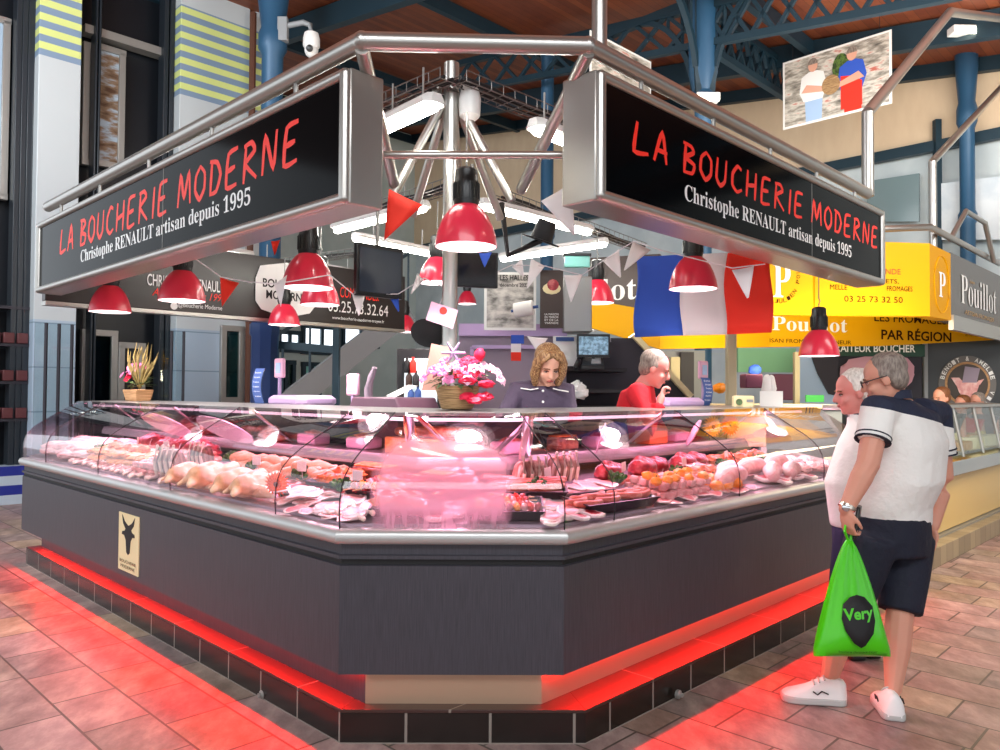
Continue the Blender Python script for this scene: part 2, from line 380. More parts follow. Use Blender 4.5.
def stripes(name, base):
    m = mat(name, base, .45); v = coords(m); sp = N(m, 'ShaderNodeSeparateXYZ'); LK(m, v, sp.inputs[0]); z = sp.outputs[2]
    ph = mathn(m, 'FRACT', mathn(m, 'DIVIDE', mathn(m, 'SUBTRACT', z, 6.02), .196)); yel = mathn(m, 'GREATER_THAN', ph, .5)
    band = mathn(m, 'MULTIPLY', mathn(m, 'GREATER_THAN', z, 6.03), mathn(m, 'LESS_THAN', z, 7.42))
    c = mixc(m, band, base, mixc(m, yel, '7f95ad', 'd6e08a'))
    ph2 = mathn(m, 'FRACT', mathn(m, 'DIVIDE', z, .62)); low = mathn(m, 'LESS_THAN', z, .62)
    c = mixc(m, mathn(m, 'MULTIPLY', low, mathn(m, 'LESS_THAN', mathn(m, 'FRACT', mathn(m, 'DIVIDE', z, .42)), .5)), c, '1f2f86')
    mid = mathn(m, 'MULTIPLY', mathn(m, 'GREATER_THAN', z, .62), mathn(m, 'LESS_THAN', z, 2.45))
    c = mixc(m, mid, c, mixc(m, mathn(m, 'LESS_THAN', mathn(m, 'FRACT', mathn(m, 'DIVIDE', z, .6)), .03), 'a9bccd', '7f95a6'))
    LK(m, c, PB(m).inputs['Base Color']); return m
stripes('pillar_render', 'c3cacc')
def plank_mat(name, rot, c1, c2, line, wdt, axis=0, rough=.6):
    m = mat(name, c1, rough); t = N(m, 'ShaderNodeTexCoord'); mp = N(m, 'ShaderNodeMapping'); mp.inputs['Rotation'].default_value = (0, 0, rot)
    LK(m, t.outputs['Object'], mp.inputs[0]); sp = N(m, 'ShaderNodeSeparateXYZ'); LK(m, mp.outputs[0], sp.inputs[0])
    q = mathn(m, 'DIVIDE', sp.outputs[axis], wdt); fl = mathn(m, 'FLOOR', q); fr = mathn(m, 'FRACT', q)
    wn = N(m, 'ShaderNodeTexWhiteNoise', noise_dimensions='1D'); LK(m, fl, wn.inputs['W'])
    gr = noise_tex(m, coords(m, (1.5, 1.5, .5) if axis == 0 else (1, 1, 1)), 3, 6)
    f = mathn(m, 'MULTIPLY_ADD', gr, .6, mathn(m, 'MULTIPLY', wn.outputs[0], .5))
    c = ramp(m, f, [(.25, c1), (.75, c2)])
    LK(m, mixc(m, mathn(m, 'LESS_THAN', fr, .045), c, line), PB(m).inputs['Base Color']); return m
plank_mat('cladding', math.radians(-45), 'cdb191', 'e2cbab', '9f8263', .16)
plank_mat('roof_boards', math.radians(45), '6e3520', '8c4a2a', '4a2416', .13, 0, .55)
# glass
glass('pane_glass', 'fbf4f8', 1.0); glass('clear_glass', 'f0f6f6', 1.0); glass('green_glass', '9fb8b4', 1.3)
m = glass('fogged_glass', 'fbf4f8', 1.0); nt = m.node_tree
v = coords(m); sp = N(m, 'ShaderNodeSeparateXYZ'); LK(m, v, sp.inputs[0])
ex = mathn(m, 'DIVIDE', mathn(m, 'ADD', sp.outputs[0], .05), .31); ez = mathn(m, 'DIVIDE', mathn(m, 'SUBTRACT', sp.outputs[2], 1.04), .27)
rr = mathn(m, 'SQRT', mathn(m, 'ADD', mathn(m, 'POWER', ex, 4.0), mathn(m, 'POWER', ez, 4.0)))
edge = mathn(m, 'ADD', rr, mathn(m, 'MULTIPLY', mathn(m, 'SUBTRACT', noise_tex(m, v, 9, 5), .5), .5))
fogf = ramp(m, edge, [(.75, (.40, .40, .40, 1)), (1.05, (0, 0, 0, 1))])
runs = ramp(m, noise_tex(m, coords(m, (30, 30, 5)), 1, 5), [(.40, (.25, .25, .25, 1)), (.55, (1, 1, 1, 1))])
low = ramp(m, sp.outputs[2], [(.90, (.2, .2, .2, 1)), (1.12, (1, 1, 1, 1))])
fogm = mathn(m, 'MULTIPLY', fogf, mathn(m, 'MAXIMUM', runs, low))
d = N(m, 'ShaderNodeBsdfTranslucent'); d.inputs[0].default_value = lin('f4c4d4'); d2 = N(m, 'ShaderNodeBsdfDiffuse'); d2.inputs[0].default_value = lin('f0c8d4')
dm = N(m, 'ShaderNodeMixShader'); dm.inputs[0].default_value = .45; LK(m, d.outputs[0], dm.inputs[1]); LK(m, d2.outputs[0], dm.inputs[2])
fm = N(m, 'ShaderNodeMixShader'); LK(m, fogm, fm.inputs[0])
old = [n for n in nt.nodes if n.type == 'MIX_SHADER' and n not in (dm, fm)][0]
LK(m, old.outputs[0], fm.inputs[1]); LK(m, dm.outputs[0], fm.inputs[2]); LK(m, fm.outputs[0], nt.nodes['Material Output'].inputs[0])
# food
def meat(name, a, b, c, scale=14, rough=.35, bump=True, st=(1, 1, 1)):
    return noisy(name, [(.33, a), (.5, b), (.68, c)], scale, rough, st, (26, .5, .01) if bump else None, coat=.15)
meat('beef', '7a1420', 'a82a34', 'd8706c'); meat('pork', 'd88a88', 'e8a8a0', 'f4ccc4'); meat('fat', 'e8cfc4', 'f4e4da', 'fbf2ea')
meat('poultry', 'dc9a70', 'eeb48c', 'f6d0b0', 10); meat('sausage', 'b84838', 'd8705c', 'e89a84', 20); meat('breaded', 'b06428', 'd88a40', 'eab070', 30)
meat('charcuterie', '6a2c20', '96503a', 'c08060', 18); meat('ribmeat', '5a2a24', '8c6050', 'd0b8a4', 3, .4, True, (14, 14, 1)); meat('veal', 'e09c98', 'f0bcb4', 'f8dcd4', 8)
meat('ham', 'c85860', 'e07c80', 'f0b0ac', 6); meat('marinade', 'c4502c', 'e07a3c', 'f0a860', 26); meat('mince', 'b02c34', 'd85c5c', 'f0b4a8', 60)
mat('bone', 'efe2cc', .5); mat('tray_black', '1c1a20', .3); mat('tray_steel', 'b4aeb4', .3, .6); mat('casing', 'd8b4ac', .4)
noisy('parsley', [(.4, '1c3a14'), (.6, '3f7a28')], 40, .6); noisy('board_wood', [(.35, 'b4662c'), (.65, 'dc9048')], 5, .5, (1, 1, 6)); mat('skewer', 'd8b888', .6)
mat('petal_orange', 'ff5a0a', .55); mat('petal_yellow', 'ffc020', .55); mat('petal_pink', 'f48cc0', .55); mat('petal_pale', 'f6c4dc', .55); mat('petal_red', 'f0204c', .55); mat('flower_eye', '7a2c08', .7)
mat('pepper_orange', 'ff9a10', .3); mat('pepper_yellow', 'ffc81c', .3); mat('pepper_red', 'e03020', .3)
noisy('leaf_green', [(.35, '2c4426'), (.65, '6f8a58')], 12, .5); noisy('dried_grass', [(.35, '7a6a3c'), (.65, 'b8a468')], 12, .7)
noisy('basket', [(.4, '8a6a44'), (.6, 'c09a6c')], 4, .7, (3, 3, 50)); noisy('crate_wood', [(.4, 'a87c50'), (.6, 'c89c70')], 6, .7, (1, 1, 20)); mat('ham_pink', 'd8a0b0', .5)
mat('cheese', 'e8cc74', .5); mat('cheese_pale', 'f0e4b8', .5); mat('cheese_rind', 'c08a3c', .6); mat('cheese_front', 'd8b878', .4); mat('cable', '1c1c1e', .6); mat('wire', '8c8884', .35, .8)

# ------------------------------------------------------------------ setting
MB().add([(-30, -12, 0), (30, -12, 0), (30, 40, 0), (-30, 40, 0)], [(0, 1, 2, 3)]).build('floor', 'stone_floor')['kind'] = 'structure'
def zroof(p): return 6.65 + .145 * (uL.dot(V((p[0], p[1], 0))) - 4.1)
S_F = 11.9                                     # the left facade stands where uL.p = 11.9
def fac(px, dep=0):                            # a point of the facade under image column px (floor)
    p = onN(px, 388, uL * -1, -(S_F + dep)); return V((p.x, p.y, 0))
# gable wall, boarded in timber above, pale below
GD = 13.0
g0 = uR * GD + uL * -12; g1 = uR * GD + uL * 24
def wallpoly(a, b, z0, z1a, z1b, th, n): return [V((a.x, a.y, z0)), V((b.x, b.y, z0)), V((b.x, b.y, z1b)), V((a.x, a.y, z1a))], V(n) * th
p_, v_ = wallpoly(g0, g1, 5.3, zroof(g0) + .1, zroof(g1) + .1, .3, uR)
struct(MB().prism(p_, v_).build('wall_right', 'cladding'))
noisy('lower_wall', [(.4, 'b4c0c4'), (.6, 'c6d0d2')], 1.2, .6)
p_, v_ = wallpoly(g0, g1, 0, 5.3, 5.3, .22, uR)
struct(MB().prism([p + uR * .08 for p in p_], v_).build('wall_back', 'lower_wall'))
mb = MB(); z = 5.3
mb.bar(g0 - uR * .06 + UP * z, g1 - uR * .06 + UP * z, .12, .16); struct(mb.build('trim_1', 'blue_iron_dark'))
mb = MB(); mb.bar(g0 - uR * .08 + UP * (zroof(g0) - .1), g1 - uR * .08 + UP * (zroof(g1) - .1), .12, .22); struct(mb.build('trim_2', 'blue_iron_dark'))
# roof of reddish boards rising to the left
def rp(s, r): p = uL * s + uR * r; return V((p.x, p.y, zroof(p)))
struct(MB().prism([rp(-12, -14), rp(24, -14), rp(24, 13.2), rp(-12, 13.2)], (0, 0, .12)).build('ceiling', 'roof_boards'))
for k, r in enumerate((11.2, 6.6)):            # iron rafters along the slope
    mb = MB(); mb.bar(rp(-10, r) - UP * .2, rp(24, r) - UP * .2, .14, .34); struct(mb.build('roof_rafter', 'blue_iron_dark'))
for k, s in enumerate((4.6, 8.4, 12.2, 16, 19.8)):
    mb = MB(); mb.bar(rp(s, 4) - UP * .14, rp(s, 13) - UP * .14, .1, .2); struct(mb.build('roof_purlin', 'blue_iron_dark'))
# left facade: pale pillars, dark glazed bays
def pillar(name, a, b):
    A, B = fac(a, -.25), fac(b, -.25); H_ = 9.2
    struct(MB().prism([A, B, B + uL * .6, A + uL * .6], (0, 0, H_)).build(name, 'pillar_render', bev=.01))
pillar('pillar', 32, 75); pillar('pillar', 175, 245); pillar('pillar', 251, 262)
A, B = fac(-160, .35), fac(262, .35)
struct(MB().prism([A, B, B + uL * .3, A + uL * .3], (0, 0, 9.4)).build('wall_left', mat('bay_dark', '12161c', .35)))
def bay_mullions(name, xs, wd, m='blue_iron_dark'):
    for x in xs:
        p = fac(x, .05); struct(MB().box((p.x, p.y, 4.6), wd, .22, 9.2, (uR, uL, UP)).build(name, m, bev=.01))
mat('mullion_dark', '20272e', .4)
bay_mullions('bay_mullion', (10, 16, 22, 27), .07, 'mullion_dark'); bay_mullions('bay_mullion', (88, 91.5), .03, 'mullion_dark'); bay_mullions('bay_mullion', (158, 164, 170), .07, 'mullion_dark')
def window(name, x0, x1, y0, y1, dep=.2, m='window_glow', fr=.09):
    a = onN(x0, y1, uL * -1, -(S_F + dep)); b = onN(x1, y1, uL * -1, -(S_F + dep)); t = onN(x0, y0, uL * -1, -(S_F + dep))
    z0, z1 = a.z, t.z; mb = MB(); n = -uL; W_ = (b - a).length; c = (a + b) / 2
    fm = MB()
    for zz in (z0, z1): fm.box((c.x, c.y, zz), W_ + fr, .1, fr, (uR, uL, UP))
    for q in (a, b): fm.box((q.x, q.y, (z0 + z1) / 2), fr, .1, z1 - z0, (uR, uL, UP))
    o = struct(fm.build(name, 'steel_dull', bev=.006))
    pn = MB().box((c.x, c.y, (z0 + z1) / 2), W_, .02, z1 - z0, (uR, uL, UP)).build('pane', m, o)
    return o
noisy('reflected_hall', [(.35, '5a4436'), (.5, '8a7460'), (.62, 'a9bccb')], 3, .12, (1, 1, 3))  # reflections of the hall painted into the pane colour
window('window_1', 93, 120, 45, 162, m='reflected_hall'); window('window_2', 84, 91, 45, 162, m='reflected_hall')
window('window_3', -40, 3, 8, 190, m=mat('sky_pane', '9fb4c6', .1))
window('door_1', 82, 112, 332, 455, m='green_glass'); window('door_2', 119, 140, 345, 455, m='bay_dark')
window('window_4', 222, 240, 328, 400, -.27, m='green_glass')
mb = MB(); mb.bar(fac(76, .15) + UP * 6.72, fac(172, .15) + UP * 6.72, .2, .12); struct(mb.build('bay_transom', 'steel_dull'))
mb = MB(); mb.bar(fac(-10, -.1) + UP * .25, fac(30, -.1) + UP * .25, .3, .5); struct(mb.build('baseboard_left', band_mat('blue_tile')))
mb = MB(); p = fac(248, -.4); mb.tube([(p.x, p.y, 0), (p.x, p.y, zroof(p) - .1)], .055); tag(mb.build('drain_pipe', mat('rust_brown', '5c3626', .6)), 'thin rust brown drainpipe running up beside striped pillar', 'pipe')
# staircase end wall and glazing beyond the facade
S2 = 16.0
def bk(px, py): return onN(px, py, uL * -1, -S2)
a, b = bk(255, 388), bk(520, 388)
p_, v_ = wallpoly(V((a.x, a.y, 0)), V((b.x, b.y, 0)), 0, 9.2, 9.2, .25, uL)
struct(MB().prism(p_, v_).build('wall_left_beyond', noisy('pale_block', [(.4, 'b9c8c4'), (.6, 'c9d4d0')], 1, .6)))
def bkwindow(name, x0, x1, y0, y1, m='window_glow'):
    a, b, t = bk(x0, y1), bk(x1, y1), bk(x0, y0); fm = MB(); W_ = (b - a).length; c = (a + b) / 2
    for zz in (a.z, t.z): fm.box(V((c.x, c.y, zz)) - uL * .05, W_ + .1, .1, .1, (uR, uL, UP))
    for q in (a, b, (a + b) / 2): fm.box(V((q.x, q.y, (a.z + t.z) / 2)) - uL * .05, .08, .1, t.z - a.z, (uR, uL, UP))
    o = struct(fm.build(name, 'blue_iron_dark')); MB().box(V((c.x, c.y, (a.z + t.z) / 2)) - uL * .02, W_, .03, t.z - a.z, (uR, uL, UP)).build('pane', m, o)
bkwindow('window_5', 278, 298, 332, 350); bkwindow('window_6', 302, 338, 326, 352); bkwindow('window_7', 342, 376, 322, 345)
bkwindow('door_3', 276, 292, 362, 400, 'green_glass'); bkwindow('door_4', 302, 318, 364, 400, mat('teal_glass', '8ad8cc', .3))

# ------------------------------------------------------------------ the butcher's counter
CY, DL, DR = 3.34, -1.90, -2.14                # front panel planes: chamfer y = CY, wings n.p = D
SL, SR = 7.70, 6.35                            # wing ends along uL / uR
def corner(d, cy=CY, dl=DL, dr=DR):
    y = cy + d; a = V((-(dl - d) / Q - y, y, 0)); b = V(((dr - d) / Q + y, y, 0)); return a, b
def wing_pts(mod, d, z, s0=None, s1=None, ext=(0, 0)):
    cl, cr = corner(d)
    if mod == 'L':
        a = nL * (DL - d) + uL * (s1 if s1 is not None else SL); b = cl if s0 is None else nL * (DL - d) + uL * s0
        return [V((a.x, a.y, z)), V((b.x, b.y, z))]
    if mod == 'R':
        a = cr if s0 is None else nR * (DR - d) + uR * s0; b = nR * (DR - d) + uR * (s1 if s1 is not None else SR)
        return [V((a.x, a.y, z)), V((b.x, b.y, z))]
    return [V((cl.x, cl.y, z)), V((cr.x, cr.y, z))]
def sweep(mb, mod, prof, s0=None, s1=None, close=True):
    P = [wing_pts(mod, d, z, s0, s1) for d, z in prof]
    return mb.rings([[p[0] for p in P], [p[1] for p in P]], cap=close) if close else mb.add([q for p in P for q in p], [(2*i, 2*i+1, 2*i+3, 2*i+2) for i in range(len(P)-1)])
def deck(mod, s, d, z=None):                   # a spot on the sloping display deck
    zz = .935 + .12 * (d - .06) / .7 if z is None else z
    if mod == 'L': p = nL * (DL - d) + uL * s
    elif mod == 'R': p = nR * (DR - d) + uR * s
    else: p = V((s, CY + d, 0))
    return V((p.x, p.y, zz))
cl0, cr0 = corner(0); SL0 = uL.dot(cl0); SR0 = uR.dot(cr0)
# plinth
pl = [nL * -1.915 + uL * (SL - .1), V((-.638, 3.327, 0)), V((.408, 3.327, 0)), nR * -2.04 + uR * (SR + .05)]
pi = [nL * -2.6 + uL * (SL - .1), V((-.4, 4.0, 0)), V((.25, 4.0, 0)), nR * -2.75 + uR * (SR + .05)]
root = thing('stone_plinth', 'low black tiled step running all round the foot of the meat counter', 'plinth', (0, 3.5, 0))
for k, nm, mt in ((0, 'tile_riser', 'plinth_tile_left'), (1, 'tile_riser', 'plinth_tile_front'), (2, 'tile_riser', 'plinth_tile_right')):
    a, b, c, d = pl[k], pl[k+1], pi[k+1], pi[k]
    MB().prism([a, b, c, d], (0, 0, .13)).build(nm, mt, root)
    MB().prism([V(q) + UP * .13 for q in (a, b, c, d)], (0, 0, .015)).build('top_slab', ('plinth_top_left', 'plinth_top_left', 'plinth_top_right')[k], root, bev=.002)
for q, ax in ((atY(264, 694, 3.9), nL), (atY(677, 691, 3.9), nR)):    # little cable glands on the riser
    n = ax; D_ = -1.915 if ax is nL else -2.04; p = onN(264 if ax is nL else 677, 694, n, D_)
    MB().lathe([(.022, 0), (.022, .015), (.012, .018), (.012, .03)], 10, p, frame_from(n)).build('cable_gland', 'steel_dull', root)
# modules
def module(mod, label):
    c = wing_pts(mod, .5, 0); root = thing('display_counter', label, 'display counter', tuple((c[0] + c[1]) / 2), 'refrigerated meat counters')
    sweep(MB(), mod, [(0, .288), (0, .752), (.03, .76), (.5, .76), (.5, .30), (.03, .288)]).build('front_panel', 'graphite', root, angle=20)
    sweep(MB(), mod, [(.012, .756), (.012, .786), (.06, .786), (.06, .756)]).build('shadow_gap', 'dark_gap', root, angle=20)  # dark strip in the recess, its shade put into the colour
    sweep(MB(), mod, [(-.005, .782), (-.005, .797), (.012, .8), (.012, .846), (.3, .846), (.3, .782)]).build('upper_band', 'graphite', root, angle=20)
    sweep(MB(), mod, [(.0, .845), (-.022, .85), (-.034, .868), (-.034, .888), (-.024, .904), (-.004, .912), (.05, .912), (.06, .845)]).build('bumper_rim', 'alu_rim', root, angle=50)
    sweep(MB(), mod, [(.05, .86), (.05, .925), (.76, 1.045), (.76, .86)]).build('display_deck', 'tray_steel', root, angle=20)
    sweep(MB(), mod, [(.64, 1.10), (.64, 1.125), (.66, 1.165), (.94, 1.165), (.94, 1.10)]).build('rear_shelf', 'stainless', root, angle=50)
    sweep(MB(), mod, [(.94, .86), (.94, 1.395), (.96, 1.395), (.96, .86)]).build('rear_doors', 'dark_panel', root, angle=20)
    sweep(MB(), mod, [(.43, 1.388), (.43, 1.402), (.98, 1.412), (1.02, 1.408), (1.02, 1.396), (.45, 1.386)]).build('top_shelf', 'stainless', root, angle=25)
    sweep(MB(), mod, [(.45, .145), (.45, .80), (1.0, .80), (1.0, .145)]).build('cabinet_body', 'dark_panel', root, angle=20)
    sweep(MB(), mod, [(1.0, 1.05), (1.0, 1.09), (1.34, 1.09), (1.34, 1.05)]).build('worktop', 'stainless', root, angle=20)
    sweep(MB(), mod, [(.56, 1.355), (.56, 1.372), (.585, 1.372), (.585, 1.355)]).build('light_tube', 'case_tube', root)
    return root
mL = module('L', 'long left wing of the glass fronted meat counter with bull plaque')
mC = module('C', 'short angled corner section of the meat counter with fogged glass')
mR = module('R', 'long right wing of the glass fronted meat counter beside the customers')
# kick boards: set back by different amounts on the three sides
tk = [nL * -2.02 + uL * (SL - .15), V((-.545, 3.391, 0)), V((.223, 3.391, 0)), nR * -2.245 + uR * SR]
for k, r_ in ((0, mL), (1, mC), (2, mR)):
    a, b = tk[k], tk[k+1]; n_ = (-nL, V((0, 1, 0)), -nR)[k]
    MB().prism([a + UP * .145, b + UP * .145, b + UP * .3, a + UP * .3], n_ * .05).build('kick_board', 'graphite' if k == 0 else 'kick_beige', r_)  # left board darker, others beige: reflected light put into the material choice
# curved glass, pane by pane
GP = [(.0, .91), (-.004, .98), (0, 1.04), (.012, 1.09), (.034, 1.135), (.07, 1.175), (.13, 1.22), (.43, 1.402)]
def pane(mod, s0, s1, root, m='pane_glass'):
    P = [(d, z) for d, z in GP]; I = [(d + .008, z - .002) for d, z in reversed(GP)]
    sweep(MB(), mod, P + I, s0, s1).build('glass_pane', m, root, angle=60)
sl = [None, SL0 + .54, SL0 + 1.76, SL0 + 2.98, SL0 + 4.2, SL - .02]
for a, b in zip(sl, sl[1:]): pane('L', None if a is None else a + .004, b, mL)
pane('C', None, None, mC, 'fogged_glass')
srr = [None, SR0 + .36, SR0 + 1.58, SR0 + 2.8, SR - .02]
for a, b in zip(srr, srr[1:]): pane('R', None if a is None else a + .004, b, mR)
mb = MB()
def seam(mod, s, root):
    g = MB(); pts = [deck(mod, s, d - .003, z) if s is not None else None for d, z in GP]; g.tube(pts, .0026, 6); g.build('glass_joint', 'dark_gap', root)
for s in sl[1:-1]: seam('L', s, mL)
for s in srr[1:-1]: seam('R', s, mR)
for side, root in ((0, mL), (1, mR)):
    g = MB(); g.tube([V((*corner(d - .003)[side].xy, z)) for d, z in GP], .003, 6); g.build('glass_joint', 'dark_gap', root)
# glass end wall of the left wing
e = [deck('L', SL - .01, d, z) for d, z in [(.0, .91)] + GP[1:] + [(.94, 1.42), (.94, .91)]]
MB().prism(e, uL * .008).build('end_glass', 'pane_glass', mL)
# lens shaped glass stays and struts under the top shelf
def stay(mod, s, root):
    a = deck(mod, s, .50, 1.39); b = deck(mod, s, .80, 1.16); g = MB(); x, y, z = frame_from(b - a)
    g.rings([[a.lerp(b, t) + x * math.cos(q) * .03 * w_ + y * math.sin(q) * .008 for q in [i * math.pi / 5 for i in range(10)]] for t, w_ in ((0, .8), (.3, 1), (.7, 1), (1, .8))])
    g.build('shelf_strut', 'chrome', root)
for s in (SL0 + .1, SL0 + 1.76, SL0 + 2.98, SL0 + 4.2): stay('L', s, mL)
stay('C', -.42, mC); stay('C', .18, mC)
for s in (SR0 + .36, SR0 + 1.58, SR0 + 2.8): stay('R', s, mR)
def fin(mod, s, root, wd=.2, sk=.25):
    ax = {'L': -uL, 'R': uR, 'C': V((1, 0, 0))}[mod]; a = deck(mod, s, .34, 1.32); b = deck(mod, s, .62, 1.17) + ax * sk; g = MB()
    t = (b - a).normalized(); u = t.cross(nL if mod == 'L' else nR).normalized(); L_ = (b - a).length; c = (a + b) / 2
    P = [c + t * (math.cos(q) * L_ / 2) + u * (math.sin(q) * wd * .3) for q in [i * math.pi / 9 for i in range(18)]]
    g.prism(P, t.cross(u).normalized() * .008).build('deflector_fin', mat_fin, root)
mat_fin = mat('fin_white', 'f0d8e6', .3)
for s in (SL0 + 3.15, SL0 + 2.2): fin('L', s, mL)
fin('R', SR0 + .12, mR, .26, .3); fin('R', SR0 + .75, mR, .22, .3); fin('R', SR0 + 1.75, mR, .2, .3)
# plaque with the bull
n_ = nL; pb = onN(119, 568, nL, DL); pr_ = onN(139, 574, nL, DL); zt = onN(119, 511, nL, DL).z; zb = pb.z
root = thing('bull_plaque', 'cream plaque with black bull head on the left counter panel', 'plaque', tuple(pb), None)
ax = (pr_ - pb); ax.z = 0; W_ = ax.length; ax.normalize(); h_ = zt - zb
MB().prism([pb, pb + ax * W_, pb + ax * W_ + UP * h_, pb + UP * h_], nL * .006).build('plate', 'cream', root)
bull = [(.5, .30), (.42, .34), (.38, .55), (.30, .62), (.18, .63), (.2, .68), (.32, .70), (.36, .74), (.24, .82), (.18, .97), (.32, .86), (.5, .8), (.68, .86), (.82, .97), (.76, .82), (.64, .74), (.68, .70), (.8, .68), (.82, .63), (.70, .62), (.62, .55), (.58, .34)]
o_ = pb + nL * .0065; MB().prism([o_ + ax * (x * W_) + UP * (y * h_) for x, y in bull], nL * .002).build('bull_head', 'black_matte', root)
t_ = MB(); put_text(t_, 'BOUCHERIE', o_ + ax * W_ * .1 + UP * h_ * .15, o_ + ax * W_ * .9 + UP * h_ * .15, h_ * .05, nL); put_text(t_, 'MODERNE', o_ + ax * W_ * .15 + UP * h_ * .06, o_ + ax * W_ * .85 + UP * h_ * .06, h_ * .05, nL)
t_.build('lettering', 'brown_ink', root)
# light inside the case and the red strips under the panels
PK = (1, .42, .64)
for mod, s0, s1, pw in (('L', SL0 + .2, SL - .1, 31), ('C', None, None, 5.5), ('R', SR0 + .15, SR - .1, 22)):
    a, b = wing_pts(mod, .5, 1.385, s0, s1); strip_light('case_light', a, b, .12, (0, 0, -1) if mod == 'C' else (V((0, 0, -1)) + (nL if mod == 'L' else nR) * .25), pw, PK)
    a, b = wing_pts(mod, .30, 1.30, s0, s1)
RED = (1, .012, .008)
for a, b, n in ((tk[0], tk[1], nL), (tk[2], tk[3], nR)):
    a2, b2 = a + n * .012 + UP * .282, b + n * .012 + UP * .282
    strip_light('red_strip_light', a2, b2, .012, V((0, 0, -1)) + n * .8, 20 if n is nL else 14, RED)

# ------------------------------------------------------------------ signs over the counter
def shop_sign(label, P0, ax, n, L_, z0, z1, th, txt):
    root = thing('shop_sign', label, 'sign', tuple(P0 + ax * L_ / 2 + UP * z0), 'black shop signs over the counter')
    c = P0 + ax * L_ / 2 - n * th / 2 + UP * (z0 + z1) / 2
    MB().box(c, L_, th, z1 - z0, (ax, n, UP)).build('casing', 'steel', root, bev=.008)
    MB().box(P0 + ax * L_ / 2 + n * .004 + UP * (z0 + z1) / 2, L_ - .1, .012, z1 - z0 - .1, (ax, n, UP)).build('face_panel', 'sign_black', root)
    f = MB(); r = .026; q = [P0 + UP * z0, P0 + ax * L_ + UP * z0, P0 + ax * L_ + UP * z1, P0 + UP * z1]
    q = [p + n * .008 for p in q]; ins = [ax * r + UP * r, -ax * r + UP * r, -ax * r - UP * r, ax * r - UP * r]; q = [p + i for p, i in zip(q, ins)]
    for i in range(4): f.tube([q[i], q[(i+1) % 4]], r, 10)
    for p in q: f.ell(p, r, r, r, n=10, k=6)
    f.build('tube_frame', 'steel', root)
    s_ = MB(); s_.box(P0 + ax * L_ * txt['seam'] + n * .0105 + UP * (z0 + z1) / 2, .004, .003, z1 - z0 - .1, (ax, n, UP)); s_.build('panel_seam', 'steel_dull', root)
    h = MB(); hand_text(h, 'LA BOUCHERIE MODERNE', txt['r0'], txt['r1'], txt['rh'], n, wid=.07, lift=.0105); h.build('red_lettering', 'red_paint', root, smooth=False)['label'] = 'red hand painted lettering'
    h = MB(); put_text(h, 'Christophe RENAULT artisan depuis 1995', txt['w0'], txt['w1'], txt['wh'], n, serif=True, lift=.0105); h.build('white_lettering', 'white_paint', root, smooth=False)['label'] = 'white serif lettering'
    return root
a_ = -uL; P0 = nL * DL + uL * uL.dot(V((-3.84, 6.53, 0)))
def pl_(px, py): return onN(px, py, nL, DL)
def lay(A, B, z=None): return V((A.x, A.y, A.z)), V((B.x, B.y, A.z if z is None else z))
LS = (V((-.625, 3.31, 0)) - P0).length
r0, r1, rt = pl_(61, 252), pl_(300, 165), pl_(302, 128)
shop_sign('long black sign with red lettering over the left wing', P0, a_, nL, LS, 2.315, 2.91, .18,
  dict(seam=.57, r0=r0 + UP * (-.02), r1=V((r1.x, r1.y, r0.z - .02)), rh=rt.z - r1.z + .02, w0=pl_(82, 266), w1=V((*pl_(252, 214).xy, pl_(82, 266).z)), wh=.118))
P0 = nR * DR + uR * uR.dot(V((.47, 3.485, 0))); RS = (V((3.14, 6.16, 0)) - V((.47, 3.485, 0))).length
def pr2(px, py): return onN(px, py, nR, DR)
r0, r1, rt = pr2(630, 152), pr2(876, 246), pr2(632, 120)
shop_sign('long black sign with red lettering over the right wing', P0, uR, nR, RS, 2.385, 2.99, .2,
  dict(seam=.63, r0=r0, r1=V((r1.x, r1.y, r0.z)), rh=rt.z - r0.z, w0=pr2(683, 205), w1=V((*pr2(850, 260).xy, pr2(683, 205).z)), wh=.115))
# rear sign seen from inside the stall
B0 = V((-3.95, 6.62, 0)) + uR * .1; BN = -uL; BS = 3.95
def bp_(px, py): return onN(px, py, BN, BN.dot(B0) + .012)
root = thing('rear_sign', 'dark brown sign with white lettering across the back of the stall', 'sign', tuple(B0 + uR * BS / 2 + UP * 2.27))
zl, zh = bp_(240, 316).z, 2.93
MB().box(B0 + uR * BS / 2 + uL * .05 + UP * (zl + zh) / 2, BS, .1, zh - zl, (uR, uL, UP)).build('sign_board', 'back_sign', root, bev=.006)
MB().box(B0 + uR * BS / 2 + uL * .05 + UP * (zl - .02), BS, .12, .035, (uR, uL, UP)).build('bottom_rail', 'steel', root)
t_ = MB()
def btext(s, x0, x1, y, h, **k): a = bp_(x0, y); b = bp_(x1, y + 3); put_text(t_, s, a, V((b.x, b.y, a.z)), h, BN, lift=.002, **k)
btext('CHRISTOPHE RENAULT', 147, 224, 285, .11, bold=.01); btext('@Boucherie Moderne', 178, 222, 308, .06)
btext('03.25.73.32.64', 328, 388, 311, .13); btext('www.boucherie-moderne-troyes.fr', 332, 384, 320, .05)
MB().lathe([(.035, 0), (.035, .004)], 14, bp_(174, 306), frame_from(BN)).build('round_mark', 'white_paint', root)
t_.build('white_lettering', 'white_paint', root, smooth=False)
t_ = MB(); put_text(t_, 'Artisan depuis 1995', bp_(152, 298), V((*bp_(226, 298).xy, bp_(152, 298).z)), .1, BN, lift=.002, shear=.35)
put_text(t_, 'COMMANDES:', bp_(340, 297), V((*bp_(379, 297).xy, bp_(340, 297).z)), .12, BN, lift=.002, shear=.1)
t_.build('red_lettering', 'red_paint', root, smooth=False)
c = bp_(286, 291); hx = MB()
